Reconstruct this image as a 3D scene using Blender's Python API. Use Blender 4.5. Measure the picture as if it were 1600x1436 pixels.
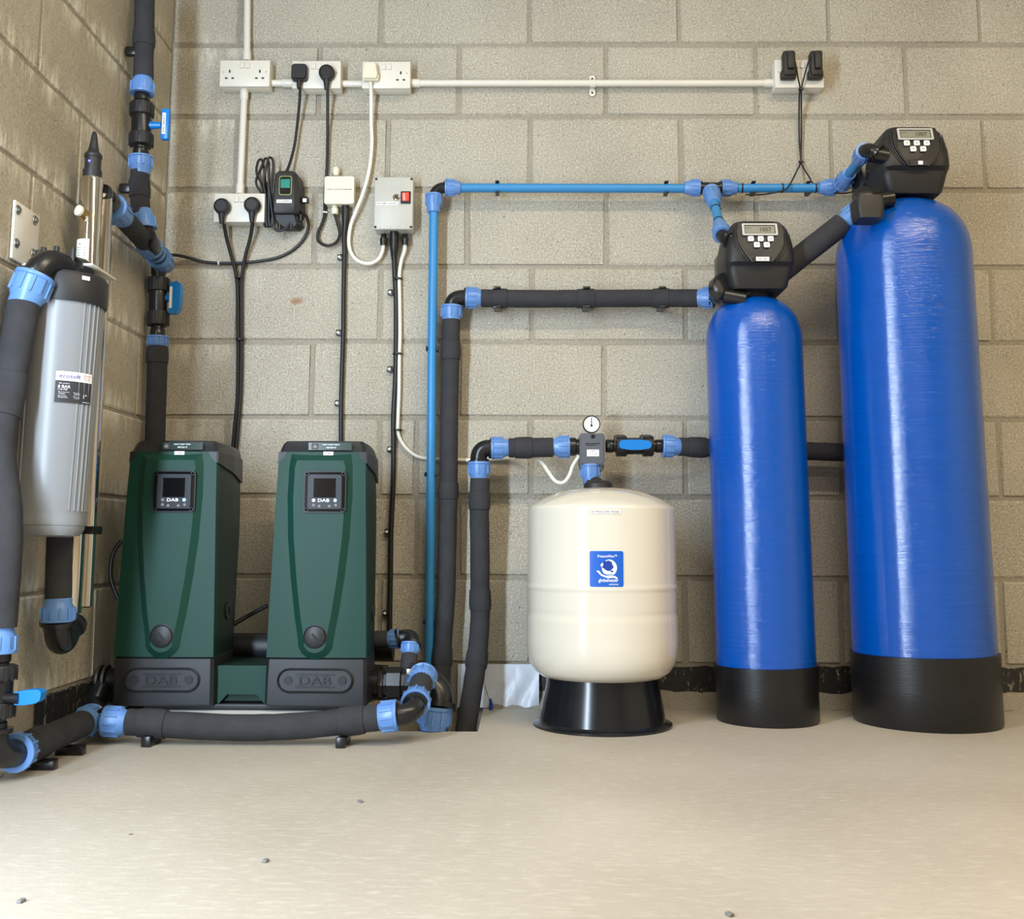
import bpy, bmesh, math, random
from mathutils import Vector, Matrix
random.seed(7)
for o in list(bpy.data.objects): bpy.data.objects.remove(o)
SC = bpy.context.scene
COL = SC.collection

# ------------------------------------------------------------------ camera, world, light, exposure
F, PITCH, YAW, ROLL, DIST, CAMH, PCX, PCY = 1657.0, math.radians(6.81), math.radians(-.55), math.radians(.22), 3.03, .455, 800.0, 649.0
XL = -1.055                                   # face of the left wall
cp, sp_, cy_, sy_ = math.cos(PITCH), math.sin(PITCH), math.cos(YAW), math.sin(YAW)
CF = Vector((sy_*cp, cy_*cp, sp_)); CR0 = Vector((cy_, -sy_, 0)); CU0 = CR0.cross(CF)
CR = CR0*math.cos(ROLL) + CU0*math.sin(ROLL); CU = CU0*math.cos(ROLL) - CR0*math.sin(ROLL)
CO = Vector((0, -DIST, CAMH))
cam = bpy.data.cameras.new('camera'); co = bpy.data.objects.new('camera', cam); COL.objects.link(co)
co.matrix_world = Matrix(((CR.x, CU.x, -CF.x, CO.x), (CR.y, CU.y, -CF.y, CO.y), (CR.z, CU.z, -CF.z, CO.z), (0, 0, 0, 1)))
cam.sensor_fit = 'HORIZONTAL'; cam.sensor_width = 36; cam.lens = F/1600*36
cam.shift_y = -(718-PCY)/1600; cam.clip_start = .05
SC.camera = co

w = bpy.data.worlds.new('world'); SC.world = w; w.use_nodes = True
w.node_tree.nodes['Background'].inputs[0].default_value = (.75, .85, 1, 1)
w.node_tree.nodes['Background'].inputs[1].default_value = .6
vs = SC.view_settings
vs.view_transform = 'Standard'; vs.look = 'None'; vs.gamma = 1; vs.use_curve_mapping = False; vs.exposure = 0.1

def area(name, loc, aim, sx, sy, watt, col, spread=180):
    l = bpy.data.lights.new(name, 'AREA'); l.shape = 'RECTANGLE'; l.size = sx; l.size_y = sy
    l.energy = watt; l.color = col; l.spread = math.radians(spread)
    o = bpy.data.objects.new(name, l); COL.objects.link(o); o.location = loc
    o.rotation_euler = (Vector(aim)-Vector(loc)).to_track_quat('-Z', 'Y').to_euler()
    return o
area('daylight_doorway', (XL+.03, -2.25, 1.02), (.35, -.3, .95), .13, 1.9, 60, (.68, .83, 1.0))
area('ceiling_batten_light', (.55, -2.1, 2.62), (.55, -2.1, 0), 1.25, .10, 29, (1, .88, .70))
area('ceiling_batten_light', (1.75, -2.1, 2.62), (1.75, -2.1, 0), 1.25, .10, 33, (1, .80, .50))
area('ceiling_batten_light', (.55, -4.0, 2.62), (.55, -4.0, 0), 1.25, .10, 29, (1, .90, .74))

# ------------------------------------------------------------------ place finding: a pixel of the photograph at a known distance
def ray(px, py): return CF + CR*((px-PCX)/F) + CU*((PCY-py)/F)
def W(px, py, off=0.0):                       # on the plane "off" metres in front of the back wall
    r = ray(px, py); return CO + r*((-off-CO.y)/r.y)
def L(px, py, gap=0.0):                       # on the plane "gap" metres in front of the left wall
    r = ray(px, py); return CO + r*((XL+gap-CO.x)/r.x)
def G(px, py, z=0.0):                         # on the floor
    r = ray(px, py); return CO + r*((z-CO.z)/r.z)
def S(off, z=.6): return ((DIST-off)*cp + (z-CAMH)*sp_)/F     # metres per pixel there
V = Vector
X, Y, Z = V((1, 0, 0)), V((0, 1, 0)), V((0, 0, 1))

# ------------------------------------------------------------------ materials
def lin(r, g, b):
    f = lambda c: (c/255/12.92 if c/255 <= .04045 else ((c/255+.055)/1.055)**2.4)
    return (f(r), f(g), f(b), 1)
def new_mat(name):
    m = bpy.data.materials.new(name); m.use_nodes = True
    nt = m.node_tree; return m, nt, nt.nodes['Principled BSDF']
def mat(name, rgb, rough=.5, metal=0, var=.06, vs=14, bump=0, bs=300, coat=0, emit=0, spec=.5, stretch=None):
    m, nt, b = new_mat(name); c = lin(*rgb); N = nt.nodes; K = nt.links
    b.inputs['Base Color'].default_value = c; b.inputs['Roughness'].default_value = rough
    b.inputs['Metallic'].default_value = metal; b.inputs['Coat Weight'].default_value = coat
    b.inputs['Coat Roughness'].default_value = .08; b.inputs['Specular IOR Level'].default_value = spec
    g = N.new('ShaderNodeNewGeometry'); src = g.outputs['Position']
    if stretch:
        mp = N.new('ShaderNodeMapping'); mp.inputs['Scale'].default_value = stretch; K.new(src, mp.inputs[0]); src = mp.outputs[0]
    if var:
        n = N.new('ShaderNodeTexNoise'); n.inputs['Scale'].default_value = vs; n.inputs['Detail'].default_value = 4; K.new(src, n.inputs['Vector'])
        r = N.new('ShaderNodeValToRGB'); K.new(n.outputs['Fac'], r.inputs[0])
        r.color_ramp.elements[0].position = .3; r.color_ramp.elements[1].position = .7
        r.color_ramp.elements[0].color = tuple(x*(1-var) for x in c[:3])+(1,); r.color_ramp.elements[1].color = tuple(min(1, x*(1+var)+var*.002) for x in c[:3])+(1,)
        K.new(r.outputs[0], b.inputs['Base Color'])
    if bump:
        n = N.new('ShaderNodeTexNoise'); n.inputs['Scale'].default_value = bs; n.inputs['Detail'].default_value = 3; K.new(src, n.inputs['Vector'])
        bp = N.new('ShaderNodeBump'); bp.inputs['Strength'].default_value = bump; bp.inputs['Distance'].default_value = .002
        K.new(n.outputs['Fac'], bp.inputs['Height']); K.new(bp.outputs[0], b.inputs['Normal'])
    if emit:
        b.inputs['Emission Color'].default_value = c; b.inputs['Emission Strength'].default_value = emit
    return m
def mix(nt, fac, a, b_):
    n = nt.nodes.new('ShaderNodeMix'); n.data_type = 'RGBA'
    for i, v in ((0, fac), (6, a), (7, b_)):
        if isinstance(v, (tuple, float, int)): n.inputs[i].default_value = v
        else: nt.links.new(v, n.inputs[i])
    return n.outputs[2]
def noise(nt, scale, detail=3, vec=None, rough=.5):
    n = nt.nodes.new('ShaderNodeTexNoise'); n.inputs['Scale'].default_value = scale; n.inputs['Detail'].default_value = detail; n.inputs['Roughness'].default_value = rough
    if vec is not None: nt.links.new(vec, n.inputs['Vector'])
    return n.outputs['Fac']
def ramp(nt, src, p0, p1, c0=(0, 0, 0, 1), c1=(1, 1, 1, 1)):
    r = nt.nodes.new('ShaderNodeValToRGB'); nt.links.new(src, r.inputs[0])
    e = r.color_ramp.elements; e[0].position = p0; e[1].position = p1; e[0].color = c0; e[1].color = c1
    return r.outputs[0]
def math_(nt, op, a, b_=0.0):
    n = nt.nodes.new('ShaderNodeMath'); n.operation = op
    for i, v in ((0, a), (1, b_)):
        if isinstance(v, (float, int)): n.inputs[i].default_value = v
        else: nt.links.new(v, n.inputs[i])
    return n.outputs[0]
def mapping(nt, vec, sc):
    mp = nt.nodes.new('ShaderNodeMapping'); mp.inputs['Scale'].default_value = sc; nt.links.new(vec, mp.inputs[0]); return mp.outputs[0]
H8 = W(900, 1038).z                           # height of the lowest bed joint
def concrete(name, base, dark, light, smear=0.0, pores=.55, bumpd=.004, only_left=False):
    m, nt, b = new_mat(name); g = nt.nodes.new('ShaderNodeNewGeometry').outputs['Position']
    fine = noise(nt, 190, 3, g, .65); mid = noise(nt, 75, 3, g); big = noise(nt, 3.0, 4, g)
    c = mix(nt, ramp(nt, big, .32, .68), lin(*dark), lin(*base))
    c = mix(nt, math_(nt, 'MULTIPLY', ramp(nt, fine, .52, .68), .8), c, lin(*light))
    c = mix(nt, math_(nt, 'MULTIPLY', ramp(nt, fine, .33, .46, (1, 1, 1, 1), (0, 0, 0, 1)), pores), c, lin(*(int(x*.74) for x in dark)))
    pn = noise(nt, 120, 1, g)
    pore = ramp(nt, pn, .24, .29, (1, 1, 1, 1), (0, 0, 0, 1))
    c = mix(nt, math_(nt, 'MULTIPLY', pore, pores), c, lin(*(int(x*.5) for x in dark)))
    if smear:                                 # mortar brushed along the joints while wet
        s = nt.nodes.new('ShaderNodeSeparateXYZ'); nt.links.new(g, s.inputs[0])
        zz = math_(nt, 'DIVIDE', math_(nt, 'SUBTRACT', s.outputs[2], H8), .225)
        fr = math_(nt, 'ABSOLUTE', math_(nt, 'SUBTRACT', math_(nt, 'FRACT', math_(nt, 'ADD', zz, .5)), .5))
        near = ramp(nt, fr, .03, .30, (1, 1, 1, 1), (0, 0, 0, 1))
        st = ramp(nt, noise(nt, 7, 6, mapping(nt, g, (4, 4, 1.1)), .75), .46, .60)
        k = math_(nt, 'MULTIPLY', math_(nt, 'MULTIPLY', near, st), smear)
        if only_left:
            mr = nt.nodes.new('ShaderNodeMapRange'); nt.links.new(s.outputs[0], mr.inputs[0]); mr.inputs[1].default_value = -.95; mr.inputs[2].default_value = -.70; mr.inputs[3].default_value = 1; mr.inputs[4].default_value = 0
            k = math_(nt, 'MULTIPLY', k, mr.outputs[0])
        c = mix(nt, k, c, lin(226, 220, 204))
        if only_left:                         # one rusty splash on a block
            q = W(463, 471); vm = nt.nodes.new('ShaderNodeVectorMath'); vm.operation = 'SUBTRACT'; nt.links.new(g, vm.inputs[0]); vm.inputs[1].default_value = q
            ln = nt.nodes.new('ShaderNodeVectorMath'); ln.operation = 'LENGTH'; nt.links.new(mapping(nt, vm.outputs[0], (1, 1, 1.7)), ln.inputs[0])
            dd = math_(nt, 'ADD', ln.outputs['Value'], math_(nt, 'MULTIPLY', noise(nt, 60, 3, g), .03))
            c = mix(nt, math_(nt, 'MULTIPLY', ramp(nt, dd, .026, .036, (1, 1, 1, 1), (0, 0, 0, 1)), .7), c, lin(150, 104, 74))
    nt.links.new(c, b.inputs['Base Color']); b.inputs['Roughness'].default_value = .92; b.inputs['Specular IOR Level'].default_value = .2
    h = math_(nt, 'ADD', math_(nt, 'MULTIPLY', mid, .5), math_(nt, 'MULTIPLY', fine, .6)); h = math_(nt, 'SUBTRACT', h, math_(nt, 'MULTIPLY', pore, .45))
    bp = nt.nodes.new('ShaderNodeBump'); bp.inputs['Strength'].default_value = .85; bp.inputs['Distance'].default_value = bumpd
    nt.links.new(h, bp.inputs['Height']); nt.links.new(bp.outputs[0], b.inputs['Normal'])
    return m
M_BLOCK = concrete('concrete_block', (186, 179, 163), (170, 163, 147), (216, 211, 198), smear=.7, only_left=True)
M_BLOCKL = concrete('concrete_block_smeared', (184, 175, 155), (168, 159, 139), (198, 191, 173), smear=1.0, pores=.3, bumpd=.003)
M_MORTAR = concrete('mortar', (164, 156, 141), (150, 143, 128), (180, 173, 158), pores=.25, bumpd=.002)
M_PLASTER = mat('painted_plaster', (205, 200, 188), .9, var=.05, vs=5)

def floor_mat():
    m, nt, b = new_mat('concrete_floor'); g = nt.nodes.new('ShaderNodeNewGeometry').outputs['Position']
    big = noise(nt, 1.6, 5, g); br = noise(nt, 30, 4, mapping(nt, g, (1, 2.6, 1)), .65); sp = noise(nt, 110, 2, g)
    c = mix(nt, ramp(nt, big, .3, .7), lin(172, 163, 148), lin(190, 182, 168))
    c = mix(nt, math_(nt, 'MULTIPLY', ramp(nt, br, .52, .72), .32), c, lin(222, 215, 201))
    c = mix(nt, math_(nt, 'MULTIPLY', ramp(nt, br, .22, .42, (1, 1, 1, 1), (0, 0, 0, 1)), .34), c, lin(150, 140, 124))
    c = mix(nt, ramp(nt, noise(nt, 24, 1, g), .19, .215, (1, 1, 1, 1), (0, 0, 0, 1)), c, lin(120, 108, 94))
    nt.links.new(c, b.inputs['Base Color']); b.inputs['Roughness'].default_value = .55; b.inputs['Specular IOR Level'].default_value = .35
    bp = nt.nodes.new('ShaderNodeBump'); bp.inputs['Strength'].default_value = .35; bp.inputs['Distance'].default_value = .002
    nt.links.new(math_(nt, 'ADD', br, math_(nt, 'MULTIPLY', sp, .4)), bp.inputs['Height']); nt.links.new(bp.outputs[0], b.inputs['Normal'])
    return m
M_FLOOR = floor_mat()
def tar_mat():
    m, nt, b = new_mat('bitumen_paint'); g = nt.nodes.new('ShaderNodeNewGeometry').outputs['Position']
    s = ramp(nt, noise(nt, 60, 4, mapping(nt, g, (1.4, 1.4, .6)), .7), .60, .68)
    c = mix(nt, math_(nt, 'MULTIPLY', s, .75), lin(38, 37, 36), lin(176, 170, 156))
    nt.links.new(c, b.inputs['Base Color']); b.inputs['Roughness'].default_value = .55
    bp = nt.nodes.new('ShaderNodeBump'); bp.inputs['Strength'].default_value = .6; bp.inputs['Distance'].default_value = .004
    nt.links.new(noise(nt, 60, 4, g), bp.inputs['Height']); nt.links.new(bp.outputs[0], b.inputs['Normal'])
    return m
M_TAR = tar_mat()
def tank_mat():
    m, nt, b = new_mat('blue_wound_fibreglass'); g = nt.nodes.new('ShaderNodeNewGeometry').outputs['Position']
    wind = noise(nt, 5, 4, mapping(nt, g, (1.2, 1.2, 46)), .6); fib = noise(nt, 9, 3, mapping(nt, g, (1, 1, 120)), .6)
    c = mix(nt, ramp(nt, wind, .3, .7), lin(0, 74, 164), lin(0, 82, 178))
    nt.links.new(c, b.inputs['Base Color']); b.inputs['Roughness'].default_value = .09; b.inputs['Specular IOR Level'].default_value = .75
    bp = nt.nodes.new('ShaderNodeBump'); bp.inputs['Strength'].default_value = .5; bp.inputs['Distance'].default_value = .0012
    nt.links.new(math_(nt, 'ADD', wind, math_(nt, 'MULTIPLY', fib, .6)), bp.inputs['Height']); nt.links.new(bp.outputs[0], b.inputs['Normal'])
    return m
M_TANK = tank_mat()
M_BOOT = mat('black_boot_rubber', (21, 21, 22), .36, var=.15, vs=8, bump=.15, bs=60, stretch=(1, 1, 6))
M_CREAM = mat('cream_enamel', (217, 210, 194), .12, var=.02, vs=4, coat=.4)
M_SKIRT = mat('black_gloss_plastic', (22, 24, 28), .2, var=.1)
M_BLK = mat('black_polypropylene', (24, 24, 25), .28, var=.15)
M_BLKM = mat('black_matt_plastic', (33, 32, 32), .5, var=.12, bump=.15, bs=700)
M_NUT = mat('blue_polypropylene_nut', (98, 140, 200), .33, var=.05, vs=30)
M_PIPE = mat('blue_water_pipe', (52, 134, 192), .38, var=.04)
M_FOAM = mat('grey_foam_lagging', (56, 56, 59), .85, var=.12, vs=25, bump=.35, bs=500, spec=.25)
M_CABLE = mat('black_cable_sheath', (26, 25, 25), .42, var=.1)
M_WCABLE = mat('white_cable_sheath', (236, 232, 218), .4, var=.03)
M_WHITE = mat('white_plastic', (226, 221, 208), .35, var=.02)
M_WBOX = mat('ivory_plastic', (228, 222, 198), .38, var=.02)
M_GREY = mat('light_grey_plastic', (190, 188, 178), .42, var=.03)
M_HOLE = mat('dark_socket_hole', (34, 27, 22), .7, var=.1)
M_LABEL = mat('white_label_paper', (244, 243, 238), .5, var=.01)
M_INK = mat('black_ink', (38, 36, 38), .6, var=.02)
M_INKG = mat('grey_ink', (120, 118, 116), .6, var=.02)
M_INKB = mat('violet_ink', (78, 74, 150), .5, var=.02)
M_INKR = mat('red_ink', (190, 70, 60), .5, var=.02)
M_PRINT = mat('white_print', (240, 242, 246), .4, var=.01)
M_LEVER = mat('blue_lever_plastic', (16, 122, 205), .32, var=.04)
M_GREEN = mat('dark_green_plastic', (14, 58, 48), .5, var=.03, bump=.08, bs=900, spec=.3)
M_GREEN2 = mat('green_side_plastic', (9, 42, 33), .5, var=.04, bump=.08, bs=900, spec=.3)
M_PBLK = mat('pump_black_plastic', (30, 32, 35), .45, var=.08, bump=.1, bs=800)
M_PDRK = mat('pump_black_mark', (22, 23, 26), .5, var=.08)
M_GLASS = mat('black_glass', (10, 10, 14), .06, var=0, coat=.6)
M_BEZEL = mat('dark_glossy_bezel', (18, 19, 24), .38, var=0, spec=.3)
M_CHROME = mat('polished_steel', (214, 208, 198), .09, metal=1, var=.02)
M_STEEL = mat('zinc_screw', (150, 148, 138), .35, metal=1, var=.05)
M_BRASS = mat('pale_brass', (196, 172, 120), .25, metal=1, var=.04)
M_FILTER = mat('grey_housing_plastic', (134, 136, 138), .34, var=.02)
M_LABELBLK = mat('label_charcoal', (52, 51, 54), .5, var=.03)
M_STICK = mat('sticker_blue', (24, 92, 190), .35, var=.03)
M_STICKB = mat('sticker_deep_blue', (22, 60, 150), .35, var=.03)
M_PSW = mat('slate_grey_plastic', (86, 90, 98), .45, var=.04)
M_LCD = mat('grey_lcd', (134, 134, 118), .25, var=.02)
M_LCDT = mat('lcd_digits', (58, 58, 52), .5, var=0)
M_SILV = mat('silver_frame', (186, 184, 178), .3, var=.02)
M_TEAL = mat('teal_screen', (28, 122, 108), .2, var=.06, emit=.25)
M_LIME = mat('lime_trim', (140, 156, 80), .4, var=.03)
M_RED = mat('lit_red_rocker', (226, 66, 44), .25, var=.05, emit=.7)
M_LEDB = mat('lit_blue_led', (130, 196, 255), .3, var=0, emit=2.5)
M_LEDV = mat('lit_violet_led', (84, 84, 255), .3, var=0, emit=4)
M_LEDW = mat('lit_white_led', (250, 250, 250), .3, var=0, emit=1.2)
M_STRIP = mat('dark_green_sticker', (22, 44, 34), .2, var=.05, coat=.5)
M_MEMB = mat('white_membrane', (222, 228, 238), .35, var=.04, bump=.5, bs=40)
M_REDP = mat('red_plastic', (186, 52, 44), .4, var=.04)
M_BOARD = mat('white_board', (206, 206, 204), .5, var=.04)

# ------------------------------------------------------------------ mesh building
def basis(d):
    d = d.normalized(); a = Z if abs(d.z) < .9 else X
    u = a.cross(d).normalized(); return u, d.cross(u), d
class MB:
    def __init__(s): s.v = []; s.f = []
    def add(s, vs_, fs):
        n = len(s.v); s.v += [V(p) for p in vs_]; s.f += [[i+n for i in f] for f in fs]; return s
    def box(s, c, sz, bev=0, R=None, seg=2):
        bm = bmesh.new(); bmesh.ops.create_cube(bm, size=1)
        for v in bm.verts: v.co = V((v.co.x*sz[0], v.co.y*sz[1], v.co.z*sz[2]))
        if bev: bmesh.ops.bevel(bm, geom=bm.edges[:], offset=min(bev, min(sz)*.49), segments=seg, affect='EDGES', profile=.5)
        bm.verts.index_update(); c = V(c)
        s.add([(R @ v.co if R else v.co)+c for v in bm.verts], [[v.index for v in f.verts] for f in bm.faces]); bm.free(); return s
    def lathe(s, prof, o, ax, n=32, cap=True):
        o = V(o); u, w_, d = basis(V(ax)); vs_ = []; fs = []
        for r, t in prof:
            for i in range(n):
                a = 2*math.pi*i/n; vs_.append(o+d*t+(u*math.cos(a)+w_*math.sin(a))*r)
        for k in range(len(prof)-1):
            for i in range(n):
                j = (i+1) % n; fs.append([k*n+i, k*n+j, (k+1)*n+j, (k+1)*n+i])
        if cap:
            fs.append(list(range(n))[::-1]); fs.append([(len(prof)-1)*n+i for i in range(n)])
        return s.add(vs_, fs)
    def tube(s, pts, r, n=12, cap=True):
        pts = [V(p) for p in pts]; rs = r if isinstance(r, (list, tuple)) else [r]*len(pts)
        T = [((pts[min(i+1, len(pts)-1)]-pts[max(i-1, 0)]).normalized()) for i in range(len(pts))]
        u, w_, _ = basis(T[0]); vs_ = []; fs = []
        for k, p in enumerate(pts):
            if k:
                u = (u-T[k]*u.dot(T[k])); u = u.normalized() if u.length > 1e-6 else basis(T[k])[0]
            w_ = T[k].cross(u)
            for i in range(n):
                a = 2*math.pi*i/n; vs_.append(p+(u*math.cos(a)+w_*math.sin(a))*rs[k])
        for k in range(len(pts)-1):
            for i in range(n):
                j = (i+1) % n; fs.append([k*n+i, k*n+j, (k+1)*n+j, (k+1)*n+i])
        if cap: fs.append(list(range(n))[::-1]); fs.append([(len(pts)-1)*n+i for i in range(n)])
        return s.add(vs_, fs)
    def prism(s, pts, d):                     # a 3-D outline pushed along d, with both ends closed
        n = len(pts); d = V(d); pts = [V(p) for p in pts]
        return s.add(pts+[p+d for p in pts], [list(range(n)), [n+i for i in range(n)][::-1]]+[[i, n+i, n+(i+1) % n, (i+1) % n] for i in range(n)])
    def loft(s, rings, cap=True):
        n = len(rings[0]); vs_ = [p for r in rings for p in r]; fs = []
        for k in range(len(rings)-1):
            for i in range(n):
                j = (i+1) % n; fs.append([k*n+i, k*n+j, (k+1)*n+j, (k+1)*n+i])
        if cap: fs.append(list(range(n))[::-1]); fs.append([(len(rings)-1)*n+i for i in range(n)])
        return s.add(vs_, fs)
def mesh_of(mb, name, m, o=V((0, 0, 0)), angle=35):
    me = bpy.data.meshes.new(name); me.from_pydata([p-o for p in mb.v], [], mb.f); me.update()
    bm = bmesh.new(); bm.from_mesh(me); bmesh.ops.recalc_face_normals(bm, faces=bm.faces[:]); bm.to_mesh(me); bm.free()
    me.materials.append(m)
    for p in me.polygons: p.use_smooth = True
    me.set_sharp_from_angle(angle=math.radians(angle))
    return me
ORG = {}
def part(name, mb, m, parent, label=None, angle=35):
    o_ = ORG[parent]; ob = bpy.data.objects.new(name, mesh_of(mb, name, m, o_, angle)); COL.objects.link(ob); ob.parent = parent; ORG[ob] = o_
    if label: ob['label'] = label
    return ob
def thing(name, label, cat, loc, group=None):
    o = bpy.data.objects.new(name, None); COL.objects.link(o); o.location = loc; o.empty_display_size = .03
    o['label'] = label; o['category'] = cat
    if group: o['group'] = group
    ORG[o] = V(loc); return o
def solo(name, mb, m, label, cat, group=None, angle=35):
    lo = V([min(p[i] for p in mb.v) for i in range(3)]); hi = V([max(p[i] for p in mb.v) for i in range(3)])
    o_ = V(((lo.x+hi.x)/2, (lo.y+hi.y)/2, lo.z))
    ob = bpy.data.objects.new(name, mesh_of(mb, name, m, o_, angle)); COL.objects.link(ob); ob.location = o_; ORG[ob] = o_
    ob['label'] = label; ob['category'] = cat
    if group: ob['group'] = group
    return ob
def struct(name, mb, m, label=None, angle=35):
    ob = bpy.data.objects.new(name, mesh_of(mb, name, m, V((0, 0, 0)), angle)); COL.objects.link(ob); ob['kind'] = 'structure'; ORG[ob] = V((0, 0, 0))
    if label: ob['label'] = label
    return ob
def smooth(pts, k=6):                         # Catmull-Rom through the points
    pts = [V(p) for p in pts]; P = [pts[0]*2-pts[1]]+pts+[pts[-1]*2-pts[-2]]; out = []
    for i in range(1, len(P)-2):
        a, b, c, d = P[i-1:i+3]
        for j in range(k):
            t = j/k; out.append(.5*((2*b)+(c-a)*t+(2*a-5*b+4*c-d)*t*t+(3*b-a-3*c+d)*t**3))
    return out+[pts[-1]]
def bez(a, c, b, n=8): return [a*(1-t)**2+c*2*t*(1-t)+b*t*t for t in [i/n for i in range(n+1)]]
def rrect(w_, h, r, n=4):                     # rounded rectangle outline, counter-clockwise
    out = []
    for cx, cy, a0 in ((w_/2-r, h/2-r, 0), (-w_/2+r, h/2-r, 90), (-w_/2+r, -h/2+r, 180), (w_/2-r, -h/2+r, 270)):
        for i in range(n+1):
            a = math.radians(a0+90*i/n); out.append((cx+r*math.cos(a), cy+r*math.sin(a)))
    return out
_tc = {}
def text2d(s):
    if s not in _tc:
        c = bpy.data.curves.new('t', 'FONT'); c.body = s; c.size = 1; c.resolution_u = 2; c.align_x = 'CENTER'; c.align_y = 'CENTER'; c.offset = .012
        o = bpy.data.objects.new('t', c); COL.objects.link(o); bpy.context.view_layer.update()
        me = bpy.data.meshes.new_from_object(o.evaluated_get(bpy.context.evaluated_depsgraph_get()))
        _tc[s] = ([(v.co.x, v.co.y) for v in me.vertices], [list(p.vertices) for p in me.polygons])
        bpy.data.objects.remove(o); bpy.data.meshes.remove(me); bpy.data.curves.remove(c)
    return _tc[s]
def text(name, s, g, width, height, m, parent):   # lettering fitted to width x height, laid on the surface g(x, y)
    v, f = text2d(s); x0, x1 = min(p[0] for p in v), max(p[0] for p in v); y0, y1 = min(p[1] for p in v), max(p[1] for p in v)
    mb = MB(); mb.add([g((p[0]-(x0+x1)/2)/(x1-x0)*width, (p[1]-(y0+y1)/2)/(y1-y0)*height) for p in v], f)
    o_ = ORG[parent]; me = bpy.data.meshes.new(name); me.from_pydata([p-o_ for p in mb.v], [], mb.f); me.update(); me.materials.append(m)
    ob = bpy.data.objects.new(name, me); COL.objects.link(ob); ob.parent = parent; ORG[ob] = o_
    return ob
def plane(c, u=X, v=Z, n=-Y, lift=.0006):
    c = V(c); return lambda x, y: c+u*x+v*y+n*lift
def plate(name, c, w_, h, t, m, parent, r=.003, u=X, v=Z, n=-Y, label=None):   # thin rounded plate standing on c
    c = V(c); return part(name, MB().prism([c+u*a+v*b for a, b in rrect(w_, h, min(r, w_*.49, h*.49))], n*t), m, parent, label)
def disc(name, c, r, t, m, parent, ax=-Y, n=20, label=None):
    return part(name, MB().lathe([(r*.9, 0), (r, t*.15), (r, t*.8), (r*.92, t)], c, ax, n), m, parent, label)

# ------------------------------------------------------------------ the room
PITX = G(747, 1142).x; PITY = -(DIST+CO.y) + G(700, 1143).y; PITL = W(560, 1130, .45).x
XR, YF, ZC = 3.4, -5.6, 2.7
def quad(*p): return MB().add(p, [list(range(len(p)))])
fl = MB()
PD = -.30
fl.add([(XL-1.2, YF, 0), (XR, YF, 0), (XR, PITY, 0), (XL-1.2, PITY, 0)], [[0, 1, 2, 3]])
fl.add([(XL-.2, PITY, 0), (PITL, PITY, 0), (PITL, .05, 0), (XL-.2, .05, 0)], [[0, 1, 2, 3]])
fl.add([(PITX, PITY, 0), (XR, PITY, 0), (XR, .05, 0), (PITX, .05, 0)], [[0, 1, 2, 3]])
fl.add([(PITL, PITY, 0), (PITX, PITY, 0), (PITX, .05, 0), (PITL, .05, 0), (PITL, PITY, PD), (PITX, PITY, PD), (PITX, .05, PD), (PITL, .05, PD)],
       [[0, 1, 5, 4], [1, 2, 6, 5], [2, 3, 7, 6], [3, 0, 4, 7], [4, 5, 6, 7]])
struct('floor', fl, M_FLOOR, 'pale trowelled concrete floor with an open pipe pit')
RC = .0045                                    # how far the joints lie behind the block faces
wb = struct('wall_back', MB().box(((XL+XR)/2, RC+.1, 1.2), (XR-XL+.4, .2, 3.4)), M_MORTAR, 'grey concrete block wall behind the tanks and pumps')
DO0, DO1, DOH = -2.08, -2.42, 2.05            # doorway in the left wall, out of view, where the daylight comes in
wl = MB()
wl.box((XL-RC-.1, (DO0+.2)/2, 1.2), (.2, .2-DO0, 3.4)); wl.box((XL-RC-.1, (DO1+YF)/2, 1.2), (.2, DO1-YF, 3.4)); wl.box((XL-RC-.1, (DO0+DO1)/2, (DOH+2.9)/2), (.2, DO0-DO1, 2.9-DOH))
wl = struct('wall_left', wl, M_MORTAR, 'concrete block wall brushed with mortar')
struct('wall_right', MB().box((XR+.1, YF/2, 1.2), (.2, -YF+.4, 3.4)), M_PLASTER)
struct('wall_front', MB().box(((XL+XR)/2, YF-.1, 1.2), (XR-XL+.4, .2, 3.4)), M_PLASTER)
struct('ceiling', MB().box(((XL+XR)/2, YF/2, ZC+.05), (XR-XL+.6, -YF+.6, .1)), M_PLASTER)

_bm = {}
def block(parent, m, x0, x1, z0, z1, side):
    L_ = round(x1-x0, 2); H_ = round(z1-z0, 2); k = (L_, H_, side, random.randrange(3))
    if k not in _bm:
        mb = MB(); mb.box((0, 0, 0), (L_, .03, H_), .0035, seg=1)
        rr = random.Random(hash(k[:2]) + k[3])
        mb.v = [p+V((rr.uniform(-.0022, .0022), rr.uniform(-.0008, .0012), rr.uniform(-.0022, .0022))) for p in mb.v]
        if side == 'left': mb.v = [V((-p.y, p.x, p.z)) for p in mb.v]
        _bm[k] = mesh_of(mb, 'block', m, angle=20)
    ob = bpy.data.objects.new('block', _bm[k]); COL.objects.link(ob); ob.parent = parent
    c, zc = (x0+x1)/2, (z0+z1)/2
    ob.location = (c, .015, zc) if side == 'back' else (XL-.015, c, zc)
    ob.scale = ((x1-x0)/L_, 1, (z1-z0)/H_) if side == 'back' else (1, (x1-x0)/L_, (z1-z0)/H_)
bedy = [69.5, 182.5, 297, 417, 534.6, 653.5, 777, 903, 1038]
ZB = [W(900, y).z for y in bedy]; ZB = [ZB[0]+.45, ZB[0]+.225]+ZB
vj = {1: ([375, 596, 828, 1061, 1295, 1531], 30), 2: ([498.5, 717, 947, 1181, 1417], 130), 3: ([370, 606, 828, 1065, 1300, 1538], 240), 4: ([491.7, 730, 948, 1183, 1424], 360),
      5: ([373, 594, 831, 1072, 1311, 1550], 480), 6: ([487, 716, 944.5, 1186, 1431], 595), 7: ([353, 592, 650, 829, 1071, 1315, 1562], 715), 8: ([480, 650, 716, 947, 1190, 1440], 840), 9: ([351, 592, 829, 1070, 1316, 1566], 970)}
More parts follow.
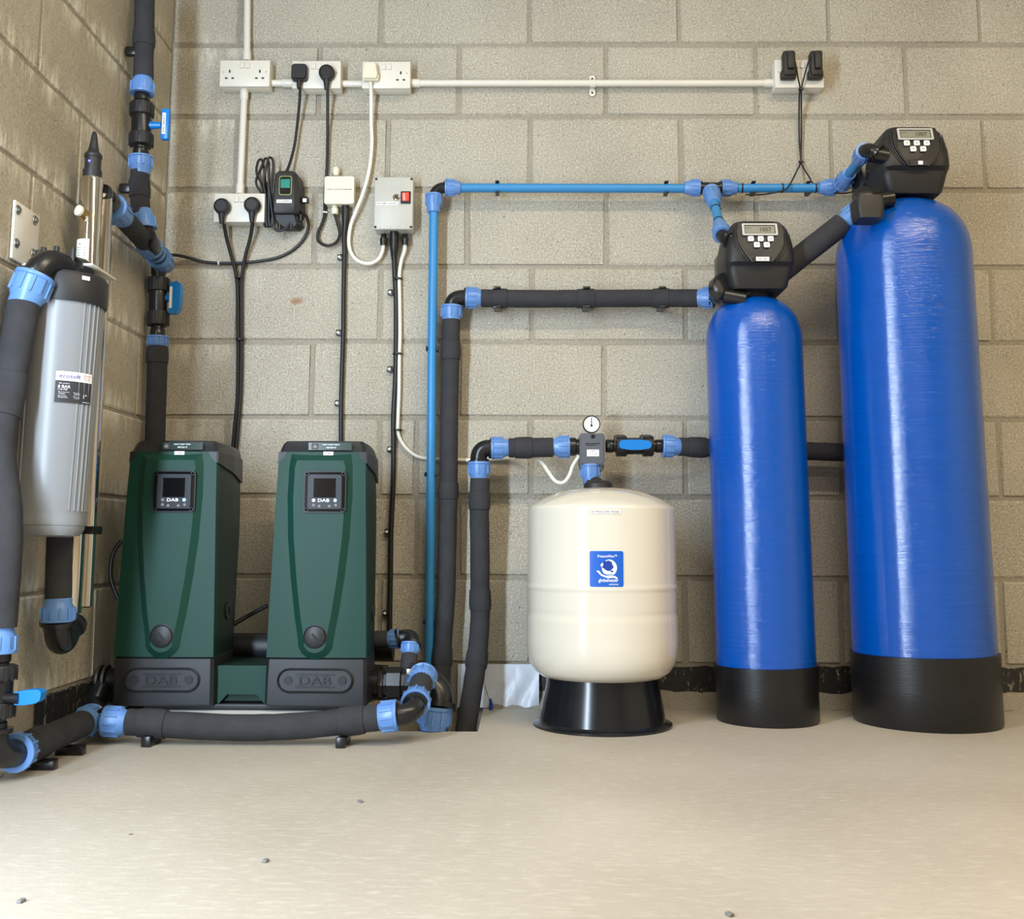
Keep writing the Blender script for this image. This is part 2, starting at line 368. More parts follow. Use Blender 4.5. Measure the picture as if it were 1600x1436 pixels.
for r in range(10):
    z1, z0 = ZB[r], ZB[r+1]
    xs, y = vj.get(r, ([498, 717, 947, 1181, 1417], 30)); xs = [W(x, y).x for x in xs]
    while xs[-1] < XR-.5: xs.append(xs[-1]+.45)
    xs = [XL-.006]+xs
    if xs[1]-xs[0] > .47: xs.insert(1, xs[1]-.45)
    if xs[1]-xs[0] < .06: xs.pop(1)
    for a, b in zip(xs, xs[1:]):
        g = .0066 if b-a > .1 else .004
        block(wb, M_BLOCK, a+g, b-g, z0+.0066, z1-.0066, 'back')
zl = [H8+.225*k for k in range(0, 12)]
for k in range(11):
    y = -.385 if k % 2 == 0 else -.16
    ys = [.006]
    while y > -1.6: ys.append(y); y -= .45
    ys.append(-1.7)
    for a, b in zip(ys, ys[1:]):
        if a-b > .06: block(wl, M_BLOCKL, b+.005, a-.005, zl[k]+.005, zl[k+1]-.005, 'left')
# below the lowest bed joint: bitumen painted strip, then a rough mortar fillet down to the floor
def ragged(x0, x1, z0, z1, amp, n, f):
    mb = MB(); top = []; bot = []
    for i in range(n+1):
        t = i/n; top.append((x0+(x1-x0)*t, z1+random.uniform(-.003, .003))); bot.append((x0+(x1-x0)*t, z0+random.uniform(-amp, amp)))
    vs_ = [f(a, b, 0) for a, b in top]+[f(a, b, 0) for a, b in bot]+[f(a, b, 1) for a, b in top]+[f(a, b, 1) for a, b in bot]
    m_ = n+1; fs = []
    for i in range(n): fs += [[i, i+1, m_+i+1, m_+i], [i, i+1, 2*m_+i+1, 2*m_+i], [m_+i, m_+i+1, 3*m_+i+1, 3*m_+i]]
    return mb.add(vs_, fs)
MEMX0, MEMX1 = W(716, 1040).x, W(842, 1040).x
ZT0, ZT1 = W(1290, 1090).z, H8-.004
struct('trim_1', ragged(MEMX1-.02, XR, ZT0, ZT1, .011, 160, lambda a, b, k: V((a, -.004+.012*k, b))), M_TAR, 'black bitumen painted strip along the foot of the block wall', angle=10)
struct('trim_2', ragged(XL, W(600, 1040).x, ZT0, ZT1, .012, 60, lambda a, b, k: V((a, -.004+.012*k, b))), M_TAR, 'black bitumen strip low on the wall behind the pumps', angle=10)
struct('trim_3', ragged(-.68, 0, .035, H8-.004, .022, 60, lambda a, b, k: V((XL+.004-.012*k, a, b+.05*abs(a)*0))), M_TAR, 'patchy black bitumen at the foot of the side wall', angle=10)
def fillet(x0, x1, ax):
    mb = MB(); n = 120; rows = []
    prof = [(.002, ZT0+.02), (.012, ZT0*.75), (.024, ZT0*.4), (.045, .002), (.05, -.01)]
    for i in range(n+1):
        t = x0+(x1-x0)*i/n
        for o_, z in prof:
            o2 = o_*random.uniform(.75, 1.25); z2 = z+random.uniform(-.004, .004)
            mb.v.append(V((t, -o2, z2)) if ax == 'x' else V((XL+o2, t, z2)))
    m_ = len(prof)
    for i in range(n):
        for k in range(m_-1): mb.f.append([i*m_+k, (i+1)*m_+k, (i+1)*m_+k+1, i*m_+k+1])
    return mb
struct('trim_4', fillet(PITX+.03, XR, 'x'), M_MORTAR, 'rough mortar fillet where wall meets floor', angle=60)
struct('trim_5', fillet(DO0, -.02, 'y'), M_BLOCKL, 'rough mortar fillet along the side wall', angle=60)

# ------------------------------------------------------------------ pipe fittings
def nut(T, a, b, r, m=None, name='compression_nut'):        # a: ribbed end at the fitting, b: neck round the pipe
    a, b = V(a), V(b); d = b-a; Ln = d.length; u, w_, d = basis(d); mb = MB()
    mb.lathe([(r*.80, 0), (r*1.03, 0), (r*1.05, Ln*.03), (r*1.05, Ln*.10), (r*.97, Ln*.13), (r*.95, Ln*.58), (r*.80, Ln*.74), (r*.78, Ln*.97), (r*.74, Ln), (r*.6, Ln)], a, d, 28)
    for i in range(12):
        t = 2*math.pi*i/12; c = a+d*(Ln*.35)+(u*math.cos(t)+w_*math.sin(t))*(r*.975)
        R = Matrix((u*math.cos(t)+w_*math.sin(t), w_*math.cos(t)-u*math.sin(t), d)).transposed()
        mb.box(c, (r*.12, r*.11, Ln*.46), 0, R)
    return part(name, mb, m or M_NUT, T)
def elbow(T, a, c, b, r, m=None, name='elbow'):
    a, c, b = V(a), V(c), V(b); mb = MB(); mb.tube(bez(a, c, b, 10), r, 20)
    for p, q in ((a, c), (b, c)):
        d = (q-p).normalized(); mb.lathe([(r*.9, -r*.1), (r*1.28, -r*.1), (r*1.28, r*.22), (r*1.02, r*.32)], p, d, 20)
    return part(name, mb, m or M_BLK, T)
def straight(T, name, prof, a, b, m, n=24):   # profile in fractions of the length a-b, radii in metres
    a, b = V(a), V(b); ln = (b-a).length
    return part(name, MB().lathe([(r, t*ln) for r, t in prof], a, b-a, n), m, T)
def foam(T, pts, r, bands=(), k=6, name='foam_sleeve'):
    P = smooth(pts, k) if len(pts) > 2 else [V(pts[0])+(V(pts[1])-V(pts[0]))*(i/12) for i in range(13)]
    rs = [r*(1+random.uniform(-.018, .018)) for _ in P]
    o = part(name, MB().tube(P, rs, 20), M_FOAM, T)
    for t in bands:
        i = max(1, min(len(P)-2, int(t*(len(P)-1)))); c = P[i]; d = (P[i+1]-P[i-1]).normalized(); h = r*random.uniform(.85, 1.1)
        part('foam_band', MB().lathe([(r*.98, -h), (r*1.07, -h*.95), (r*1.12, -h*.3), (r*1.14, h*.4), (r*1.09, h*.95), (r*.98, h)], c, d, 20), M_FOAM, T)
    return o
def bpipe(T, pts, r=None, name='pipe', m=None):
    return part(name, MB().tube(pts, r, 18), m or M_PIPE, T)
def pclip(T, c, r, back, d):                  # saddle clip holding a pipe: two prongs either side of a base block
    c = V(c); u = V(back).normalized(); d = V(d).normalized(); s = u.cross(d); mb = MB(); R = Matrix((s, u, d)).transposed()
    for k in (-1, 1): mb.box(c+s*k*r*1.22-u*r*.1, (r*.32, r*1.9, r*.9), r*.08, R)
    mb.box(c+u*r*1.45, (r*2.6, r*.8, r*.9), r*.08, R)
    return part('pipe_clip', mb, M_BLK, T)
def valve_body(T, a, b, r, side, m=None):     # union ball valve between a and b
    a, b = V(a), V(b); ln = (b-a).length; d = (b-a).normalized()
    straight(T, 'valve_body', [(r*.7, 0), (r*.78, .02), (r*.78, .12), (r*.68, .14), (r*.68, .2), (r*.95, .3), (r*.98, .4), (r*.98, .6), (r*.95, .7), (r*.68, .8), (r*.68, .86), (r*.78, .88), (r*.78, .98), (r*.7, 1)], a, b, M_BLK)
    for t in (.17, .63):
        q = a+d*ln*t; u, w_, _ = basis(d); mb = MB().lathe([(r*.8, 0), (r*1.12, .004), (r*1.16, .01), (r*1.16, ln*.17), (r*1.1, ln*.2), (r*.8, ln*.2)], q, d, 24)
        for i in range(14):
            an = 2*math.pi*i/14; R = Matrix((u*math.cos(an)+w_*math.sin(an), w_*math.cos(an)-u*math.sin(an), d)).transposed()
            mb.box(q+d*ln*.1+(u*math.cos(an)+w_*math.sin(an))*r*1.16, (r*.1, r*.2, ln*.17), 0, R)
        part('union_nut', mb, M_BLKM, T)

# ------------------------------------------------------------------ electrics on the back wall
GS = 'double sockets on the block wall'
def socket(label, px0, py0, px1, py1, holes=(1, 1), off=.052, group=GS):
    a, b = W(px0, py0, off), W(px1, py1, off); w_, h = b.x-a.x, a.z-b.z; c = V(((a.x+b.x)/2, 0, (a.z+b.z)/2))
    T = thing('double_socket', label, 'socket', (c.x, 0, b.z), group)
    part('back_box', MB().box((c.x, -off*.42, c.z), (w_*.985, off*.84, h*.97), .004), M_WHITE, T)
    f = part('face_plate', MB().box((c.x, -off*.9, c.z), (w_, off*.22, h), .003), M_WHITE, T)
    y = -off*1.005
    for s in (-1, 1):
        part('rocker_switch', MB().box((c.x+s*.0085, y-.001, c.z+h*.30), (.013, .007, h*.24), .0015, Matrix.Rotation(-.15, 3, 'X')), M_WHITE, T)
        if holes[0 if s < 0 else 1]:
            q = c.x+s*w_*.30
            for dx, dz, sx, sz in ((0, h*.07, .0045, .009), (-.0095, -h*.19, .0075, .0045), (.0095, -h*.19, .0075, .0045)):
                part('pin_hole', MB().box((q+dx, y, dz+c.z), (sx, .0016, sz)), M_HOLE, T)
        part('screw', MB().lathe([(.0028, 0), (.0028, .0012), (.002, .0018)], (c.x+s*w_*.425, y+.0006, c.z+h*.05), -Y, 12), M_GREY, T)
    return T
socket('white double socket with both outlets empty, under the vertical conduit', 344, 94, 421, 135)
socket('white double socket feeding a square and a round black plug', 457, 95, 532, 138, (0, 0))
socket('white double socket with a white plug in its left outlet', 566, 96, 641, 138, (0, 1))
socket('white double socket holding two black power adapters, far right', 1210, 93, 1288, 137, (0, 0))
socket('lower white double socket with two round black plugs, beside the dosing controller', 335, 302, 413, 347, (0, 0))
def conduit(label, a, b, ends, r=.0098):
    a, b = V(a), V(b); T = thing('conduit', label, 'conduit', (a+b)/2, 'white electrical conduit')
    part('conduit_tube', MB().tube([a, b], r, 18), M_WHITE, T); d = (b-a).normalized()
    for e in ends:
        p, q = (a, d) if e == 0 else (b, -d)
        part('coupler', MB().lathe([(r, -.001), (r*1.22, -.001), (r*1.24, .004), (r*1.24, .026), (r*1.15, .03), (r, .03)], p, q, 18), M_WHITE, T)
    return T
o_ = .024
conduit('white vertical conduit dropping from above to the top left socket', W(387, -60, o_), W(386, 95, o_), (1,))
conduit('white vertical conduit linking the upper and lower left sockets', W(382, 141, o_), W(375, 303, o_), (0, 1))
conduit('short white conduit between the first and second upper sockets', W(421, 130, o_), W(457, 130, o_), (1,))
conduit('short white conduit between the second and third upper sockets', W(532, 131, o_), W(566, 131, o_), ())
T = conduit('long horizontal white conduit running to the right-hand socket', W(641, 130, o_), W(1210, 130, o_), (0, 1))
c = W(926, 130.5, o_)
sd = MB().lathe([(.0098, -.009), (.0116, -.009), (.0116, .009), (.0098, .009)], c, X, 18)
for k in (-1, 1): sd.prism([V((c.x+a, -.004, c.z+k*.019+b)) for a, b in rrect(.018, .026, .0088)], -Y*.004)
sd = part('saddle_clip', sd, M_WHITE, T)
for k in (-1, 1): part('screw_hole', MB().lathe([(.0032, 0), (.0032, .001)], (c.x, -.0075, c.z+k*.022), -Y, 12), M_HOLE, sd)

def plug(T, px, py, kind, off=.055):
    c = W(px, py, off); g = .022
    if kind == 'round':
        p = part('plug', MB().lathe([(.0215, 0), (.0235, .003), (.0235, .018), (.0215, .024), (.017, .027), (.016, .0255)], c, -Y, 28), M_BLKM, T)
        part('cord_grip', MB().tube([c+V((0, -.012, -.018)), c+V((0, -.012, -.036)), c+V((0, -.010, -.050))], [.0115, .0085, .0065], 12), M_BLKM, p)
    elif kind == 'square':
        p = part('plug', MB().prism([c+X*a+Z*b for a, b in rrect(.046, .049, .009)], -Y*.016).prism([c-Y*.016+X*a+Z*b for a, b in rrect(.040, .043, .008)], -Y*.008), M_BLKM, T)
        part('cord_grip', MB().tube([c+V((0, -.010, -.022)), c+V((0, -.010, -.036)), c+V((0, -.010, -.048))], [.008, .0075, .006], 12), M_BLKM, p)
    else:
        out = [(-.018, .02), (-.014, .026), (.014, .026), (.018, .02), (.024, -.014), (.020, -.026), (-.020, -.026), (-.024, -.014)]
        p = part('plug', MB().prism([c+X*a*1.02+Z*b*1.02 for a, b in out], -Y*.014).prism([c-Y*.014+X*a*.88+Z*b*.9 for a, b in out], -Y*.009), M_WBOX, T)
    return c
def cable(T, pts, r, m=None, k=7, name='cable'):
    return part(name, MB().tube(smooth(pts, k), r, 10), m or M_CABLE, T)
def tie(T, c, r, d=Z, name='cable_tie', m=None):
    c = V(c); mb = MB().lathe([(r*.9, -.0022), (r*1.06, -.0022), (r*1.06, .0022), (r*.9, .0022)], c, d, 14); mb.box(c+V((r*1.05, -.002, 0)), (.005, .004, .004))
    return part(name, mb, m or M_CABLE, T)

GP = 'plugs and leads on the block wall'
T = thing('power_lead', 'square black plug and lead running to the dosing controller', 'power lead', W(469, 116, .055), GP)
plug(T, 469, 116, 'square')
cable(T, [W(469, 138, .064), W(468, 160, .045), W(464, 200, .03), W(460, 228, .03), W(453, 255, .04), W(447, 270, .05)], .0042)
T = thing('power_lead', 'round black plug and lead looping under the white junction box', 'power lead', W(512, 117, .055), GP)
plug(T, 512, 117, 'round')
cable(T, [W(512, 140, .06), W(512, 165, .04), W(512, 210, .02), W(511, 260, .014), W(508, 300, .010), W(507, 335, .012), W(503, 350, .014), W(497, 364, .016), W(498, 377, .016), (W(511, 384, .018)), W(525, 379, .020), W(531, 366, .022), W(527, 348, .022), W(523, 334, .022)], .0045)
tie(T, W(507, 332, .012), .0062, name='white_cable_clip', m=M_WHITE)
T = thing('power_lead', 'white plug and lead curving down to the grey pump control box', 'power lead', W(580, 116, .055), GP)
plug(T, 580, 115, 'white')
cable(T, [W(579, 128, .066), W(580, 150, .045), W(580, 190, .03), W(581, 225, .026), W(577, 265, .024), W(568, 300, .03), W(557, 328, .03), W(548, 352, .02), W(545, 378, .016), W(549, 396, .016), W(560, 408, .018), W(576, 412, .02), W(590, 406, .022), W(597, 394, .024), W(600, 378, .026)], .0055, M_WCABLE)
T = thing('power_lead', 'left of two round plugs in the lower socket, lead to the pumps', 'power lead', W(349, 325, .055), GP)
plug(T, 349, 325, 'round')
cable(T, [W(350, 350, .055), W(354, 372, .035), W(361, 398, .022), (W(368, 425, .014)), W(371, 450, .012), W(372, 500, .011), W(372, 560, .011), W(371, 620, .011), W(367, 665, .011), W(363, 705, .011)], .0055)
tie(T, W(374, 434, .012), .0115); tie(T, W(375, 531, .011), .012)
T = thing('power_lead', 'right of two round plugs in the lower socket, lead to the pumps', 'power lead', W(396, 323, .055), GP)
plug(T, 396, 323, 'round')
cable(T, [W(395, 348, .055), W(391, 372, .035), W(384, 398, .022), W(379, 425, .014), W(377.5, 450, .012), W(377.5, 500, .011), W(377.5, 560, .011), W(376, 620, .011), W(372.5, 665, .011), W(369, 705, .011)], .0055)

# power adapters at the far right, their twin leads tied together
T = thing('power_adapter', 'left black power adapter whose thin lead reaches the nearer valve head', 'adapter', W(1230, 107, .055), 'black power adapters')
def adapter(T, px):
    c = W(px, 107, .055); s = .0018
    p = part('adapter_body', MB().box(c+V((0, -.016, .004)), (20*s, .032, 42*s), .006), M_BLKM, T)
    part('adapter_ridge', MB().box(c+V((.002, -.035, .010)), (11*s, .014, 30*s), .004), M_BLKM, p)
    part('adapter_foot', MB().box(c+V((-.001, -.012, -.026)), (25*s, .026, 15*s), .006), M_BLKM, p)
adapter(T, 1230)
cable(T, [W(1236, 86, .075), W(1241, 92, .08), W(1244, 105, .075), W(1247, 122, .07), W(1250, 137, .062), W(1249, 150, .05), W(1248.5, 180, .02), W(1249, 220, .012), W(1251, 252, .012), W(1246, 265, .03), W(1237, 283, .07), W(1229, 295, .095), W(1215, 300, .098), W(1190, 304, .09), W(1165, 304, .09)], .0024)
T = thing('power_adapter', 'right black power adapter whose thin lead reaches the larger valve head', 'adapter', W(1272, 107, .055), 'black power adapters')
adapter(T, 1272)
cable(T, [W(1272, 84, .07), W(1268, 85, .08), W(1263, 97, .08), W(1257, 118, .07), W(1252.5, 137, .062), W(1252, 150, .05), W(1252, 180, .02), W(1252, 220, .012), W(1252, 252, .012), W(1257, 265, .02), W(1264, 276, .045), W(1271, 287, .06), W(1290, 299, .06), W(1320, 302, .10), W(1340, 296, .2), W(1352, 283, .3), W(1357, 268, .34)], .0024)
tie(T, W(1251, 140, .062), .006); tie(T, W(1251, 253, .012), .006)

# dosing controller with its coil of spare lead
T = thing('dosing_controller', 'black wall controller with a small teal screen and lime trim', 'controller', W(448, 355, .02))
of = .075
def sect(y, xl, xr, f, b, ch):                 # one level of the body, chamfered on its right front
    a, c_ = W(xl, y, f), W(xr, y, f); z = a.z
    return [V((a.x+.004, -f, z)), V((c_.x-ch, -f, z)), V((c_.x, -f+ch*.8, z)), V((c_.x+.004, -b, z)), V((a.x-.001, -b, z)), V((a.x, -f+.006, z))]
body = part('body', MB().loft([sect(267, 434, 460, of-.012, .006, .010), sect(270, 430, 463, of-.003, .004, .012), sect(285, 428, 466, of, .004, .013), sect(312, 426, 467, of, .004, .013), sect(329, 426, 466, of, .004, .013), sect(333, 428, 464, of-.004, .004, .012)]), M_BLKM, T)
part('terminal_cover', MB().loft([sect(332, 428, 464, of-.018, .006, .010), sect(342, 429, 466, of-.022, .006, .010), sect(350, 434, 468, of-.026, .006, .010), sect(356, 446, 462, of-.03, .01, .008)]), M_BLKM, T)
c = W(446, 290, of); s = S(of, 1.4)
plate('screen_trim', c, 20*s, 31*s, .0012, M_LIME, T, .007); plate('screen_surround', c, 17.5*s, 28.5*s, .002, M_GLASS, T, .006)
plate('screen', c+Z*3*s, 14.5*s, 14*s, .0026, M_TEAL, T, .001)
lb = plate('label', W(444, 314.5, of), 24*s, 5.4*s, .0008, M_LABEL, T, .0005, label='white printed label')
text('lettering', 'UV CONTROL', plane(W(444, 314.5, of), lift=.0012), 19*s, 2.6*s, M_INK, lb)
for px, py, r in ((437, 360, .006), (455, 357, .0065), (470, 346, .0065)):
    part('cable_gland', MB().tube([W(px, py-10, .045), W(px, py, .045)], [r, r*.85], 12), M_BLK, T)
g = part('side_connector', MB().box(W(477, 313, .045), (.020, .022, .016), .002), M_BLK, T)
part('connector_tag', MB().box(W(476, 313, .0565), (.011, .002, .011), .0005), M_LABEL, g)
T = thing('coiled_lead', 'coil of spare black lead hanging left of the teal-screen controller', 'cable', W(412, 350, .02))
lp = [W(417, 318, .028), W(409, 288, .028), W(402, 274, .029)]
for i in range(3):
    a, b = (405, 414, 421)[i], (416, 420, 424)[i]
    lp += [W(a-4, 262-i*3, .03+.012*i), W(a, 250-i*2, .032+.012*i), W(a+6, 255, .034+.012*i), W(b, 300, .03+.012*i), W(b+1, 340, .03+.012*i), W(b-1, 354, .03+.012*i), W(b-4, 345, .034+.012*i), W(b-4, 310, .036+.012*i), W(a+(-2 if i else -5), 285, .038+.012*i)]
lp += [W(426, 340, .055), W(428, 355, .05), W(436, 361, .05), W(447, 357, .048), W(455, 348, .046)]
cable(T, lp, .0036, k=5)
T = thing('sensor_lead', 'black lead sagging from the controller left along the wall to the corner pipe', 'cable', W(380, 411, .01))
cable(T, [W(470, 331, .045), W(478, 337, .035), W(482, 350, .022), W(479, 364, .014), W(470, 379, .010), W(454, 393, .008), W(432, 403, .008), W(405, 408, .008), W(375, 411, .008), W(342, 411, .008), W(318, 409, .008), W(296, 403, .012), W(278, 399, .03), W(262, 398, .06)], .0046)
tie(T, W(342, 411, .008), .0064, X, 'white_cable_clip', M_WHITE)

# white junction box and grey pump control box
def trunk(T, pts, r):                          # corrugated-free black conduit with a wide boot at its top
    P = smooth(pts, 6); n = len(P); rs = []
    for i in range(n):
        t = (P[0].z-P[i].z); rs.append(r*(1.75 if t < .045 else max(1, 1.75-(t-.045)/.04*.75)))
    part('conduit_tube', MB().tube(P, rs, 12), M_CABLE, T)
def pscrew(T, px, py, off=.012, dx=1):
    c = W(px, py, off); mb = MB().box(c+V((.004*dx, .002, 0)), (.022, .014, .017), .003); p = part('cable_clip', mb, M_BLK, T)
    part('screw', MB().lathe([(.0042, 0), (.0042, .0012), (.003, .002)], c+V((-.001, -.005, 0)), -Y, 12), M_WHITE, p)
T = thing('junction_box', 'small square ivory junction box with a cable gland above and below', 'junction box', W(527, 320, 0))
of = .045; a, b = W(507.5, 275.5, of), W(552.5, 318.5, of); c = (a+b)/2; w_, h = b.x-a.x, a.z-b.z
part('base', MB().box((c.x, -of*.4, c.z), (w_*.97, of*.8, h*.97), .006), M_WBOX, T)
part('lid', MB().prism([V((c.x+x, -of*.72, c.z+z)) for x, z in rrect(w_, h, .006)], -Y*of*.28), M_WBOX, T)
part('knockout_ring', MB().lathe([(w_*.44, 0), (w_*.44, .0012), (w_*.425, .0012), (w_*.425, 0)], (c.x, -of, c.z), -Y, 40, cap=False), M_WHITE, T)
for sx in (-1, 1):
    for sz in (-1, 1): part('screw', MB().lathe([(.0035, 0), (.0032, .001)], (c.x+sx*w_*.43, -of, c.z+sz*h*.42), -Y, 10), M_WHITE, T)
text('lettering', 'UVF LOW LEVEL', plane((c.x, -of, c.z+.002)), w_*.9, .0034, M_INK, T)
for px, py0, py1 in ((525, 262, 275), (523, 319, 335)):
    p0, p1 = W(px, py0, .024), W(px, py1, .024); part('cable_gland', MB().lathe([(.009, 0), (.0108, .003), (.0112, .016), (.0085, .020), (.008, (p1-p0).length)], p0 if py0 < 300 else p1, (p1-p0) if py0 < 300 else (p0-p1), 12), M_WBOX, T)
T = thing('black_conduit', 'black conduit running down from the ivory junction box behind the right pump', 'conduit', W(536, 690, .01), 'black conduits clipped to the wall')
trunk(T, [W(540, 318, .022), W(540, 345, .020), W(538, 370, .016), W(538, 400, .013), W(537, 460, .012), W(536.5, 520, .012), W(534.5, 580, .012), W(533, 640, .012), W(533, 720, .012)], .0068)
for px, py in ((531, 402), (529, 520), (527, 630)): pscrew(T, px, py)
T = thing('pump_control_box', 'light grey control box with a red lit rocker switch', 'control box', W(615, 362, 0))
of = .062; a, b = W(585, 276, of), W(645, 358.5, of); c = (a+b)/2; w_, h = b.x-a.x, a.z-b.z; s = S(of, 1.4)
part('base', MB().box((c.x, -of*.35, c.z), (w_*.985, of*.7, h*.985), .006), M_GREY, T)
part('lid', MB().box((c.x, -of*.83, c.z), (w_, of*.34, h), .005), M_GREY, T)
for k in range(8):
    part('rib', MB().box((c.x-w_*.32+k*w_*.085, -of, c.z+h*.37), (.0028, .0016, h*.22)), M_GREY, T)
    part('rib', MB().box((c.x-w_*.32+k*w_*.085, -of, c.z-h*.46), (.0028, .0016, h*.06)), M_GREY, T)
for sx in (-1, 1):
    for sz in (-1, 1): part('screw_hole', MB().lathe([(.0036, 0), (.0036, .001)], (c.x+sx*w_*.45, -of, c.z+sz*h*.455), -Y, 12), M_HOLE, T)
p = W(634, 309, of); fr = plate('rocker_frame', p, 15.5*s, 19.5*s, .004, M_BLK, T, .001)
part('red_rocker', MB().box(p+V((0, -.005, .0015)), (10.5*s, .006, 13*s), .0012, Matrix.Rotation(.2, 3, 'X')), M_RED, fr, 'glowing red rocker')
p = W(619.5, 308.5, of); k_ = part('key_switch', MB().lathe([(.0102, 0), (.0102, .002), (.009, .003), (.0065, .0035), (.006, .0022)], p, -Y, 22), M_CHROME, T)
part('key_slot', MB().box(p+V((0, -.0036, 0)), (.0016, .001, .007)), M_HOLE, k_)
lb = plate('label', W(605, 318, of), 34*s, 4.6*s, .0006, M_LABEL, T, .0004); text('lettering', 'NH PUMP CONTROL', plane(W(605, 318, of), lift=.001), 31*s, 2.4*s, M_INK, lb)
for px in (599.5, 633): part('cable_gland', MB().tube([W(px, 366, .03), W(px, 371, .03), W(px, 373, .03), W(px, 383, .03)], [.0085, .0085, .0112, .0105], 12), M_BLK, T)
T = thing('black_conduit', 'black conduit running down from the grey control box to the manifold', 'conduit', W(610, 980, .01), 'black conduits clipped to the wall')
trunk(T, [W(616, 362, .030), W(616, 385, .026), W(616, 402, .018), W(617, 430, .013), W(619, 470, .012), W(619, 530, .012), W(618, 590, .012), W(615, 650, .012), W(615, 700, .012), W(614.5, 750, .012), W(611, 830, .012), W(610, 900, .012), W(609, 960, .012), W(609, 1000, .012)], .0075)
for px, py in ((610, 457), (609, 577), (609, 702), (605, 831), (602, 958)): pscrew(T, px, py)
T = thing('white_cable', 'white cable from the grey control box to the pressure switch', 'cable', W(650, 715, .01))
cable(T, [W(633, 380, .03), W(632, 392, .024), W(627, 408, .016), W(624, 430, .014), W(624.5, 470, .014), W(625, 520, .014), W(624, 560, .014), W(623.5, 610, .014), W(622, 650, .014), W(622, 676, .014), W(629, 693, .012), W(643, 708, .010), W(662, 716, .008), W(700, 718, .008), W(740, 719, .008), W(780, 717, .01), W(810, 714, .02), W(832, 713, .05), W(846, 722, .09), W(857, 738, .11), W(868, 752, .12), W(880, 754, .125), W(889, 744, .125), W(895, 728, .125), W(905, 712, .125)], .0052, M_WCABLE)
for py in (436, 553, 672): tie(T, W(621, py, .013), .013)

# ------------------------------------------------------------------ pipework on the back wall
bo = .060; s = S(bo, 1.2); rb = 7.2*s; rn = 13.2*s
T = thing('blue_water_pipe', 'slim blue pipe rising up the wall, turning right to both valve heads', 'pipe', W(671, 1100, bo))
P = lambda x, y, o=bo: W(x, y, o)
bpipe(T, [P(678, 315), P(677, 400), P(675, 550), P(673.5, 750), P(672, 900), P(671, 1020), P(671, 1095)], rb)
nut(T, P(678, 304), P(677.5, 332), rn); elbow(T, P(679, 307), P(680, 294), P(697, 293), rb*1.25)
nut(T, P(696, 293), P(720, 293.5), rn)
bpipe(T, [P(705, 293.5), P(1080, 294.5)], rb)
nut(T, P(1093, 293.5), P(1069, 293.5), rn)
te = MB().tube([P(1092, 293.5), P(1128, 294)], rb*1.25, 20)
for x in (1095, 1125): te.lathe([(rb*1.5, -.003), (rb*1.5, .003)], P(x, 293.8), X, 20)
br0, br1 = P(1110, 294), W(1128, 366, .27); bd = br1-br0
te.tube([br0, br0+bd*.16], rb*1.3, 20); part('tee', te, M_BLK, T)
nut(T, br0+bd*.08, br0+bd*.36, rn); bpipe(T, [br0+bd*.2, br0+bd*.95], rb); nut(T, br0+bd*1.02, br0+bd*.80, rn)
for t in (.47, .73): tie(T, br0+bd*t, rb*1.02, bd)
elbow(T, br0+bd*.98, br0+bd*1.08, W(1140, 376, .30), rb*1.35)
nut(T, P(1127, 294), P(1151, 294), rn); bpipe(T, [P(1135, 294), P(1292, 294)], rb); nut(T, P(1304, 293), P(1279, 293.5), rn)
for x in (1159, 1222, 1274): tie(T, P(x, 294), rb*1.02, X)
e0, e1 = W(1318, 284, .11), W(1352, 236, .30); ed = e1-e0
elbow(T, P(1303, 293), P(1312, 292), e0, rb*1.3)
nut(T, e0-ed*.08, e0+ed*.28, rn); bpipe(T, [e0+ed*.1, e0+ed*.9], rb); nut(T, e0+ed*1.0, e0+ed*.70, rn)
elbow(T, e0+ed*.97, e0+ed*1.1, W(1372, 240, .33), rb*1.4)
for x, y in ((777, 293.5), (1041, 294)): pclip(T, P(x, y), rb, Y, X)
for x, y in ((1177, 294), (1263, 294)): pclip(T, P(x, y), rb, Y, X)
for x, y in ((675.5, 545), (673.5, 741), (671.5, 972)): pclip(T, P(x, y), rb, Y, Z)

fo = .062; s = S(fo, 1); rf = 14*s; rn2 = 16.5*s
T = thing('lagged_pipe', 'grey foam-lagged pipe rising from the floor pit to the smaller valve head', 'pipe', W(690, 1130, .1))
foam(T, [W(705, 500, fo), W(704, 560, fo), W(702, 650, fo), W(701, 750, fo), W(699, 850, fo), W(697, 930, fo), W(692, 1000, fo), W(690, 1050, .08), W(687, 1100, .13), W(684, 1170, .15)], rf, (.1, .37, .74))
nut(T, W(706, 478, fo), W(705, 507, fo), rn2); elbow(T, W(706, 480, fo), W(705, 464, fo), W(728, 465, fo), rf*.88); nut(T, W(728, 465, fo), W(757, 466, fo), rn2)
foam(T, [W(752, 466, fo), W(840, 467, fo), W(930, 466.5, fo), W(1020, 466, fo), W(1090, 466, .09)], rf*1.0, (.09, .48, .82))
nut(T, W(1114, 465, .10), W(1086, 465.5, .09), rn2)
elbow(T, W(1112, 465, .10), W(1124, 464, .11), W(1136, 458, .25), rf*.9)
for x in (777, 916, 1034): pclip(T, W(x, 467, fo), rf*.9, Y, X)

